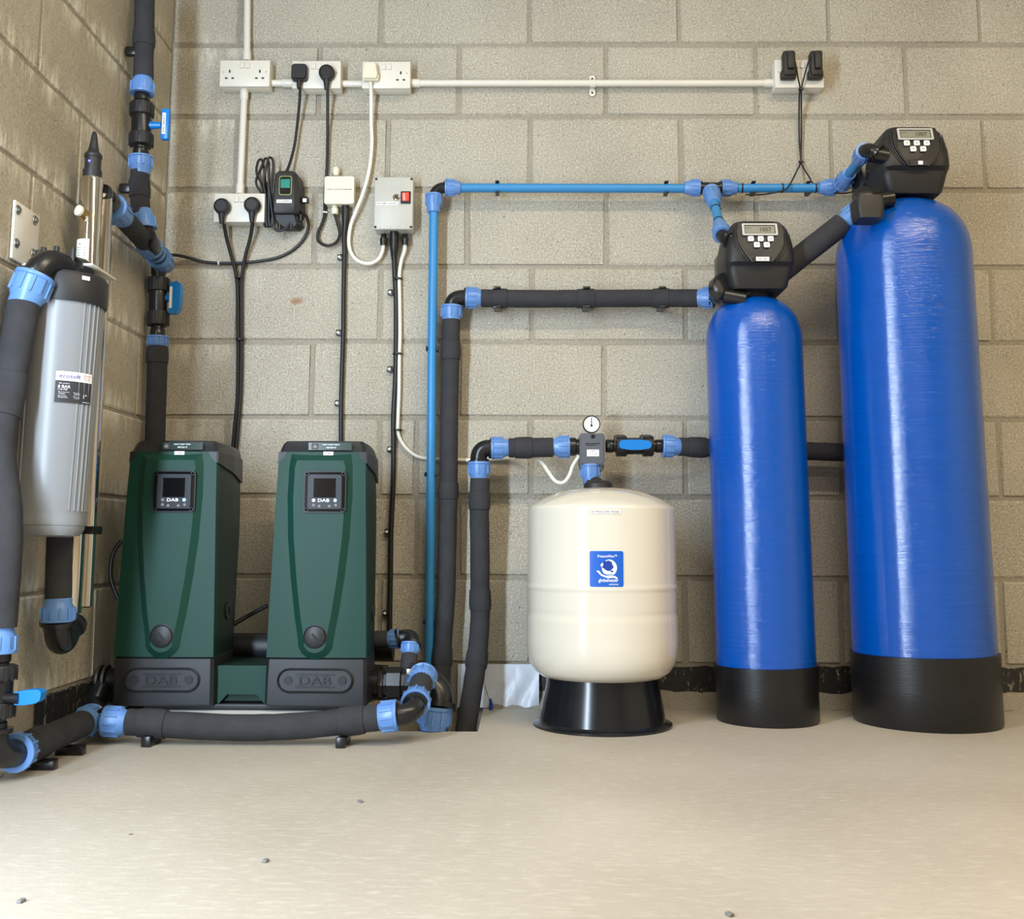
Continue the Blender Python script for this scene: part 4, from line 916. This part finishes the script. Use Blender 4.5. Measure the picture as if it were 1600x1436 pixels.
T = thing('side_cable', 'black cable loop behind the left-hand green pump', 'cable', W(176, 900, .3))
cable(T, [W(190, 845, .3), W(178, 862, .3), W(173, 885, .3), W(174, 908, .3), W(184, 935, .3)], .005)
T = thing('side_union', 'ribbed black union at the outer side of the left pump', 'pipe fitting', W(160, 1062, .34))
mb = MB(); u0 = W(153, 1062, .36); u1 = W(185, 1062, .36)
part('union_body', mb.lathe([(.030, 0), (.036, .003), (.036, .012), (.030, .014), (.036, .018), (.036, .026), (.028, .03), (.028, (u1-u0).length)], u0, u1-u0, 24), M_BLK, T)
part('union_rings', MB().lathe([(.0365, .004), (.0375, .006), (.0375, .010), (.0365, .011)], u0, X, 24).lathe([(.0365, .019), (.0375, .021), (.0375, .025), (.0365, .026)], u0, X, 24), M_STEEL, T)
part('drop_leg', MB().tube([u0+V((.02, 0, 0)), u0+V((.012, -.05, -.055)), W(164, 1128, .53)], .026, 16), M_BLK, T)

# ------------------------------------------------------------------ manifold at the right of the pumps
T = thing('pump_manifold', 'cluster of black unions and blue nuts dropping into the floor pit', 'pipe fitting', W(640, 1100, .35))
mo = .36; sm = S(mo, .15)
straight(T, 'inlet_tube', [(.033, 0), (.033, 1)], W(565, 1068, mo), W(602, 1068, mo), M_BLK)
part('union_body', MB().lathe([(.034, 0), (.040, .002), (.040, .012), (.034, .014), (.034, .02), (.040, .022), (.041, .055), (.034, .058), (.034, .066), (.040, .068), (.040, .082), (.03, .084)], W(592, 1068, mo), X, 8), M_BLK, T)
elbow(T, W(645, 1066, mo), W(690, 1062, mo), W(685, 1105, mo+.02), .036)
nut(T, W(681, 1102, mo+.02), W(676, 1152, mo+.02), 26*sm)
straight(T, 'drain_tube', [(.034, 0), (.034, 1)], W(676, 1140, mo+.02), W(676, 1140, mo+.02)-Z*.14, M_FOAM)
ms = .28; ss = S(ms, .2)
straight(T, 'outlet_tube', [(.022, 0), (.022, 1)], W(572, 1000, ms), W(606, 999, ms), M_FOAM)
nut(T, W(624, 998, ms), W(600, 999, ms), 14.5*ss); elbow(T, W(622, 998, ms), W(648, 990, ms), W(643, 1008, ms+.02), .020)
nut(T, W(642, 1004, ms+.02), W(640, 1029, ms+.03), 14.5*ss); straight(T, 'drop_tube', [(.021, 0), (.021, 1)], W(640, 1024, ms+.03), W(637, 1058, ms+.06), M_FOAM)
part('bracket', MB().box(W(600, 1090, mo), (.10, .03, .010), .003), M_BLK, T); part('bleed_screw', MB().box(W(600, 1046, mo), (.02, .02, .02), .003), M_BLK, T)
part('hose_clip', MB().box(W(640, 1050, mo+.05), (.016, .006, .016), .002), M_STEEL, T)

# ------------------------------------------------------------------ pipe along the floor in front of the pumps
s6 = .58; ssf = S(s6, .04); rfp = 20.5*ssf; rnf = 23.5*ssf
T = thing('floor_pipe', 'thick foam-lagged pipe lying on the floor in front of the pumps', 'pipe', W(400, 1150, s6))
def K(x, y, o=s6): return W(x, y, o)
foam(T, [K(200, 1128), K(280, 1133), K(380, 1137), K(470, 1134), K(540, 1127), K(592, 1121)], rfp, (.12, .86))
nut(T, K(164, 1127), K(207, 1129), rnf); nut(T, K(621, 1117.5), K(579, 1122), rnf)
r0, r1 = W(649, 1100, .545), W(661, 1058, .40); rd = r1-r0
elbow(T, K(617, 1118), K(648, 1118), r0+rd*.03, rfp*.80)
nut(T, r0, r0+rd*.34, rnf*.98); foam(T, [r0+rd*.2, r0+rd*.85], rfp*.93); nut(T, r0+rd*1.05, r0+rd*.68, rnf*1.0)
for x, y in ((238, 1133), (537, 1128)):
    c = K(x, y); part('pipe_clip', MB().box(V((c.x, -s6, .010)), (.022, .075, .020), .003).box(V((c.x, -s6-.034, .012)), (.022, .012, .024), .003), M_BLK, T)
# elbow in the corner and the pipe coming along the side wall
fz = K(165, 1127).z
lw = lambda px, py: G(px, py, fz)
T = thing('floor_pipe', 'foam-lagged pipe on the floor running along the side wall', 'pipe', W(90, 1150, .8))
A0, A1 = lw(30, 1174), lw(128, 1131)
foam(T, [A0, A0*.5+A1*.5, A1], rfp*1.0, (.3,)); ad = (A1-A0).normalized()
nut(T, A1+ad*.060, A1-ad*.015, rnf*1.02); nut(T, A0-ad*.02, A0+ad*.03, rnf*1.05)
elbow(T, A1+ad*.055, A1+ad*.11, K(166, 1127), rfp*.85)
for t in (.25, .72):
    c = A0.lerp(A1, t); part('pipe_clip', MB().box(V((c.x+.012, c.y, .010)), (.06, .024, .020), .003), M_BLK, T)
vx, vy = A0.x-.012, A0.y-.085
elbow(T, A0-ad*.005, V((vx, vy, fz)), V((vx, vy, fz+.055)), rfp*.92)
# valve and lagged pipe at the left edge
T = thing('ball_valve', 'ball valve with a blue lever at the left edge of the picture', 'valve', V((vx, vy, fz+.05)))
vz1 = W(0, 1018, -vy).z
valve_body(T, V((vx, vy, fz+.05)), V((vx, vy, vz1)), .031, X)
lc = W(22, 1091, -vy+.02); lc = V((vx+.03, vy-.006, W(30, 1090, -vy).z))
part('stem', MB().lathe([(.010, 0), (.010, .03)], V((vx+.02, vy-.01, lc.z)), X, 14), M_BLK, T)
sl = S(-vy, .1)
le = W(62, 1088, -vy)
part('handle', MB().prism([V((W(x, y, -vy+.012).x, vy-.012, W(x, y, -vy+.012).z)) for x, y in ((21, 1082), (44, 1078), (60, 1078), (64, 1083), (62, 1094), (56, 1099), (38, 1102), (22, 1102))], Y*.024), M_LEVER, T, 'blue lever handle')
T = thing('lagged_pipe', 'thick foam-lagged pipe down the left edge from the filter head', 'pipe', V((vx, vy, vz1)))
nt_ = V((vx, vy, vz1)); nut(T, nt_-Z*.003, nt_+Z*.052, .033)
FO = .83                                        # distance of the filter from the back wall
i0, i1 = W(56, 432, FO+.10), W(34, 482, FO+.115)
foam(T, [i1+(i0-i1)*.12, W(22, 560, FO+.13), W(8, 630, FO+.14), W(-3, 700, FO+.16), V((vx, vy, W(0, 820, -vy).z)), V((vx, vy, vz1+.045))], .0315, (.34, .42))
nut(T, i0, i1, .0385)
elbow(T, i0-(i1-i0)*-.02, i0+(i0-i1)*.75, W(108, 425, FO+.03), .028)

# ------------------------------------------------------------------ water filter on the left wall
fb = W(73.5, 836, FO); ft = W(101, 470, FO); sF = S(FO, .7)
T = thing('water_filter', 'tall grey ribbed filter housing with a black head and white wall bracket', 'filter', fb)
ax = ft-fb; Hh = ax.length; d = ax.normalized(); Rb, Rt = 55.5*sF, 59.5*sF
prof = [(Rb*.55, -.004), (Rb*.86, 0), (Rb*.96, .012), (Rb*.97, .02), (Rb*.99, .021), (Rb*1.0, .034), (Rb*.985, .037), (Rb, .05)]
for i in range(1, 9): prof.append((Rb+(Rt-Rb)*i/8, .05+(Hh-.05)*i/8))
part('housing', MB().lathe(prof, fb, d, 56), M_FILTER, T)
uF, wF, _ = basis(d)
for i in range(40):                             # fine ribs, with a smooth window facing the room for the label
    a = 2*math.pi*i/40
    rad = (uF*math.cos(a)+wF*math.sin(a))
    if rad.dot(V((.22, -.97, 0))) > .80: continue
    p0, p1 = fb+d*.05+rad*Rb*.998, fb+d*(Hh-.005)+rad*Rt*.998
    part('rib', MB().tube([p0, p1], .0022, 6), M_FILTER, T)
part('head', MB().lathe([(Rt*.9, -.004), (Rt*1.06, -.004), (Rt*1.08, .004), (Rt*1.07, .052), (Rt*1.0, .060), (Rt*.7, .066), (Rt*.66, .085), (Rt*.5, .088)], ft-d*.01, d, 48), M_BLKM, T)
hl = MB()
for k in range(5):
    a = math.radians(-95+k*32); hl.box(ft+d*.080+V((math.sin(a)*Rt*.72, -math.cos(a)*Rt*.72, 0)), (.010, .010, .046), .002)
part('head_post', hl, M_BLKM, T); part('head_tag', MB().box(ft+d*.035+V((Rt*.83, -Rt*.70, 0)), (.016, .002, .008), 0, Matrix.Rotation(math.radians(50), 3, 'Z')), M_LABEL, T)
part('inlet_port', MB().tube([W(108, 425, FO+.03), W(125, 428, FO)], .034, 20), M_BLK, T)
part('vent_button', MB().lathe([(.006, 0), (.006, .012), (.004, .014)], W(92, 408, FO+.05), Z, 14), M_REDP, T, 'red pressure release button')
zp1, zp0 = L(20, 311, .003).z, L(18, 404, .003).z
yA, yB = L(19, 350, .003).y, L(58, 370, .003).y; zbr = zp0
bk = part('bracket', MB().box((XL+.004, (yA+yB)/2, (zp1+zp0)/2), (.006, yB-yA, zp1-zp0), .002).box(((XL-.900)/2, -.80, zbr), (-.905-XL, .13, .005), .001), M_WHITE, T, 'white steel bracket screwed to the block wall')
for px, py in ((28.5, 328), (55, 344), (26, 380), (52.5, 396)):
    q = L(px, py, .008); part('screw', MB().lathe([(.0105, 0), (.010, .0015), (.006, .0025), (.006, .005), (.004, .006)], q, X, 16), M_STEEL, bk)
# label
def gf(px, py):
    c = W(px, py, FO+Rb); t = (c-fb).dot(d)/Hh; R2 = Rb+(Rt-Rb)*t; axp = fb+d*((c-fb).dot(d)); rel = c-axp; a0 = math.asin(max(-1, min(1, rel.x/R2)))
    return lambda x, y, l=0: axp+d*y+V((math.sin(a0+x/R2), -math.cos(a0+x/R2), 0))*(R2+.0008+l)
g = gf(110, 604); sc_ = S(FO+Rb, .75)
lb = patch('label', g, 60*sc_, 50*sc_, M_LABELBLK, T, .0006, .0008, 'black and white maker label'); gw = lambda x, y, l=0: g(x, y+17*sc_, l); patch('label_header', gw, 60*sc_, 15*sc_, M_LABEL, lb, .0005, .0012)
Tt = lambda dx, dy: (lambda x, y: g(x+dx*sc_, y+dy*sc_, .0018))
text('lettering', 'ecosoft', Tt(-9, 17), 32*sc_, 7*sc_, M_INKB, lb)
text('lettering', 'Recommended', Tt(19, 20.5), 15*sc_, 2*sc_, M_INKR, lb); text('lettering', 'filter change', Tt(18, 17), 12*sc_, 2*sc_, M_INKR, lb); text('lettering', 'every year', Tt(19, 13.5), 13*sc_, 2*sc_, M_INKG, lb)
text('lettering', 'Max. pressure', Tt(-17, 5), 15*sc_, 2*sc_, M_PRINT, lb); text('lettering', '8 BAR', Tt(-17, 0), 18*sc_, 4.6*sc_, M_PRINT, lb); text('lettering', '116 PSI', Tt(-19, -4.5), 13*sc_, 2.6*sc_, M_PRINT, lb)
for k, (a, b, w2) in enumerate(((-17, -9, 16), (-20, -11.5, 9), (-19, -15, 12), (-18, -17.5, 14), (2, -9, 10), (3, -11.5, 9), (2, -15, 10), (3, -17.5, 8))): text('lettering', ('Min temperature', 'minimum', 'Max working', 'temperature', '4\u00b0C / 39\u00b0F', '39\u00b0F', '45\u00b0C / 113', '113\u00b0F')[k], Tt(a, b), w2*sc_, 1.5*sc_, M_PRINT, lb)
text('lettering', '1"', Tt(17, -13), 6*sc_, 6*sc_, M_PRINT, lb); text('lettering', 'ecosoft.com', Tt(20, -22), 14*sc_, 2*sc_, M_PRINT, lb)

# ------------------------------------------------------------------ ultraviolet steriliser behind the filter
gp = .062
def U(px, py): return L(px, py, gp)
ub = U(133, 955); utp = U(144, 279)
ub = V((utp.x, utp.y, ub.z))
T = thing('uv_steriliser', 'polished steel ultraviolet steriliser tube with a black cone cap', 'steriliser', ub)
su = S(-utp.y, 1.2); Ru = 17*su
part('chamber', MB().lathe([(Ru*.5, 0), (Ru*.96, .001), (Ru, .006), (Ru, utp.z-ub.z-.006), (Ru*.93, utp.z-ub.z), (Ru*.6, utp.z-ub.z+.001)], ub, Z, 40), M_CHROME, T)
lp_ = part('lamp_cap', MB().lathe([(.020, 0), (.021, .006), (.021, .022), (.018, .023), (.018, .052), (.0195, .053), (.020, .060), (.013, .068), (.011, .076), (.009, .088), (.0055, .112), (.003, .116)], utp-Z*.004, Z, 28), M_BLKM, T, 'black rubber cone cap')
part('status_light', MB().lathe([(.003, 0), (.002, .001)], utp+V((-.001, -.0182, .036)), -Y, 12), M_LEDV, lp_, 'glowing violet light')
sl_ = V((utp.x+.012, utp.y+.045, 0)); sl0, sl1 = V((sl_.x, sl_.y, ub.z+.01)), V((sl_.x, sl_.y, utp.z-.02))
part('support_rail', MB().lathe([(.012, 0), (.019, .004), (.019, (sl1-sl0).length-.006), (.013, (sl1-sl0).length)], sl0, Z, 28), M_CHROME, T)
part('sensor_port', MB().lathe([(.010, 0), (.010, .014), (.012, .016), (.012, .022)], W(138, 336, -utp.y+Ru*.6), V((-.55, -1, .15)), 18), M_BRASS, T); part('sensor_cap', MB().lathe([(.0115, 0), (.0125, .002), (.0125, .008), (.009, .010)], W(138, 336, -utp.y+Ru*.6)+V((-.55, -1, .15)).normalized()*.021, V((-.55, -1, .15)), 18), M_WBOX, T)
lb = part('label', MB(), M_LABEL, T) if False else None
def gu(z, a0): return lambda x, y, l=0: V((utp.x+math.sin(a0+x/Ru)*(Ru+.0006+l), utp.y-math.cos(a0+x/Ru)*(Ru+.0006+l), z+y))
z_ = U(137, 393).z; g = gu(z_, -.25); lb = patch('label', g, .034, .048, M_LABEL, T, .001, .0004, 'white printed data label')
text('lettering', 'UV', lambda x, y: g(x-.004, y+.012, .001), .006, .004, M_INK, lb)
for k in range(5): text('lettering', 'MODEL / LAMP', lambda x, y, k=k: g(x, y+.004-k*.006, .001), .024, .0022, M_INKG, lb)
z_ = U(122, 930).z; g = gu(z_, -.45); lb = patch('label', g, .022, .042, M_LABEL, T, .001, .0004, 'white label with a black round mark'); patch('round_mark', lambda x, y, l=0: g(x-.001, y+.011, l), .0165, .0165, M_INK, lb, .008, .0008)
text('lettering', 'NSF', lambda x, y: g(x-.001, y+.011, .0016), .011, .005, M_PRINT, lb); text('lettering', 'certified to', lambda x, y: g(x, y-.006, .001), .016, .0022, M_INKG, lb); text('lettering', 'standard', lambda x, y: g(x, y-.012, .001), .016, .0022, M_INKG, lb)
g = gu(U(152, 640).z, 1.15)
text('lettering', 'UVAOMAR', lambda x, y: g(y, -x, .0008), .14, .014, M_INK, T)
part('clamp', MB().box(V((utp.x+.02, utp.y+.012, U(142, 829).z)), (.060, .050, .018), .003), M_BLK, T)
part('end_spigot', MB().lathe([(.010, 0), (.010, .024)], ub+V((.004, -.004, -.022)), Z, 18), M_CHROME, T)
# black elbow under it and the lagged pipe up behind the filter
T = thing('lagged_pipe', 'foam-lagged pipe behind the filter ending in a black elbow under the steriliser', 'pipe', W(92, 1000, .66))
uo = -ub.y+.10
foam(T, [W(97, 790, uo), W(93, 860, uo), W(91, 942, uo)], .0268); nut(T, W(90.5, 972, uo), W(91.5, 934, uo), .0345)
elbow(T, W(91, 970, uo), W(92, 1030, uo-.02), ub+V((.003, -.006, -.022)), .029)

# ------------------------------------------------------------------ lagged pipe in the corner
T = thing('lagged_pipe', 'foam-lagged pipe dropping from above down the corner to the upper ball valve', 'pipe', L(222, 120, .045))
gc = .047
C = lambda x, y: L(x, y, gc)
yc = C(222, 150).y; sc2 = S(-yc, 1.8); rc = 15.2*sc2; rnc = 18*sc2
D = lambda x, y: W(x, y, -yc)
foam(T, [D(227, -70), D(226, 0), D(225, 60), D(224, 122)], rc, (.7,))
nut(T, D(222, 147), D(224, 117), rnc)
part('pipe_clip', MB().box(D(208, 84)-Y*.012, (.030, .02, .024), .004), M_BLK, T)
T = thing('ball_valve', 'upper corner ball valve with a labelled blue T-handle', 'valve', D(221, 240))
valve_body(T, D(220, 247), D(222, 145), 15.5*sc2, X)
part('stem', MB().tube([D(228, 197), D(240, 196), D(252, 196)], [.012, .010, .008], 14), M_LEVER, T)
hc = D(259, 195); hd = part('handle', MB().box(hc, (13*sc2, .020, 50*sc2), .005), M_LEVER, T, 'blue T-handle with a printed label')
lb = plate('label', hc-Y*.010-X*1.0*sc2, 5.2*sc2, 34*sc2, .0006, M_LABEL, hd, .0005); text('lettering', 'UV BYPASS VALVE', (lambda x, y, c=hc-Y*.0112-X*1.0*sc2: c+X*y-Z*x), 30*sc2, 2.8*sc2, M_INK, lb)
T = thing('lagged_pipe', 'short foam-lagged length joining the two corner ball valves', 'pipe', D(225, 360))
nut(T, D(220, 245), D(220, 273), rnc); foam(T, [D(219, 268), D(218, 295), D(220, 335)], rc*.95, (.5,))
part('pipe_clip', MB().box(D(199, 297)-Y*.012, (.030, .02, .024), .004), M_BLK, T)
lo = .13; E_ = lambda x, y: W(x, y, lo); scl = S(lo, 1.2)
jt = E_(246, 418)
nut(T, D(226, 358), D(222, 328), rnc)
elbow(T, D(226, 356), D(236, 385), E_(248, 404), rc*.85)
T = thing('lagged_pipe', 'short lagged pipe slanting from the steriliser to the corner pipework', 'pipe', L(210, 370, .06))
k0, k1 = L(176, 322, .070), W(252, 406, lo+.03); kd = k1-k0
nut(T, k0, k0+kd*.24, 18.5*sc2); foam(T, [k0+kd*.2, k0+kd*.62], rc*1.0)
part('inlet_socket', MB().lathe([(.024, 0), (.026, .01), (.026, .03), (.02, .032)], k0-kd*.12, kd, 24).tube([k0-kd*.1, V((utp.x+.015, utp.y+.03, k0.z+.01))], .02, 16), M_BLK, T)
nut(T, k0+kd*.76, k0+kd*.56, 18.5*sc2); part('coupling', MB().tube([k0+kd*.74, k0+kd*.93], rc*.92, 20), M_BLK, T)
part('coupling_ring', MB().lathe([(rc*.9, -.006), (rc*1.08, -.006), (rc*1.08, .006), (rc*.9, .006)], k0+kd*.85, kd, 24), M_NUT, T)
nut(T, k0+kd*.92, k0+kd*1.12, 18.5*sc2)
T = thing('ball_valve', 'lower corner ball valve with a flat blue lever', 'valve', E_(246, 530))
valve_body(T, E_(246, 530), E_(248, 415), 14.5*scl, X)
hc = E_(271, 466); part('handle', MB().prism([hc+X*a*scl+Z*b*scl-Y*.012 for a, b in ((-5, 23), (6, 26), (12, 22), (13, 5), (11, -18), (6, -25), (-5, -25))], Y*.026), M_LEVER, T, 'flat blue lever')
part('handle_tag', MB().box(hc+V((-2*scl, -.0125, 0)), (4*scl, .001, 34*scl)), M_LABEL, T); part('stem', MB().tube([E_(255, 466), E_(266, 466)], .011, 14), M_LEVER, T)
T = thing('lagged_pipe', 'foam-lagged pipe dropping from the lower corner valve behind the left pump', 'pipe', E_(244, 690))
nut(T, E_(247, 526), E_(246.5, 548), 16*scl); foam(T, [E_(246, 546), E_(245, 600), E_(243, 660), E_(242, 720)], 15*scl, (.1,))

# ------------------------------------------------------------------ plastic membrane at the foot of the wall, bits on the floor
mb = MB(); nx_, nz_ = 26, 9; zt0 = W(780, 1037).z
for j in range(nz_+1):
    for i in range(nx_+1):
        x = MEMX0+(MEMX1-MEMX0)*i/nx_; t = j/nz_
        z = zt0*(1-t)+.004*t+(random.uniform(-.012, .0) if j == nz_ else 0); mb.v.append(V((x, -.010-.020*t-.006*math.sin(i*.9+j*.7)*t-random.uniform(0, .004), max(z, .002))))
for j in range(nz_):
    for i in range(nx_): q = j*(nx_+1)+i; mb.f.append([q, q+1, q+nx_+2, q+nx_+1])
ms_ = MB(); nn = len(mb.v); ms_.v = mb.v+[p+Y*.002 for p in mb.v]; ms_.f = mb.f+[[i+nn for i in f][::-1] for f in mb.f]
solo('membrane_sheet', ms_, M_MEMB, 'crinkled white plastic membrane at the wall foot left of the cream vessel', 'plastic sheet', angle=60)
for lab, pts in (('tiny dark chip on the floor in the middle foreground', (415, 1347)), ('tiny dark chip on the floor near the front edge, centre', (1140, 1431)), ('small grey chip on the floor left of centre', (563, 1254)), ('small chip near the left edge of the floor', (33, 1410))):
    c = G(*pts); solo('floor_chip', MB().box(c+Z*.002, (.011, .007, .004), .001, Matrix.Rotation(random.uniform(0, 3), 3, 'Z')), M_INKG, lab, 'chip', 'chips of grit on the floor')
T = thing('wire_end', 'loose wire end with a blue connector by the floor pit', 'wire', G(766, 1116))
cable(T, [W(756, 1062, .02), W(761, 1078, .03), W(765, 1092, .04), W(767, 1100, .05)], .0012, M_WCABLE)
part('connector', MB().tube([W(766, 1092, .05), W(768, 1103, .06), W(766, 1112, .07)], [.003, .0065, .004], 10), M_STICKB, T)
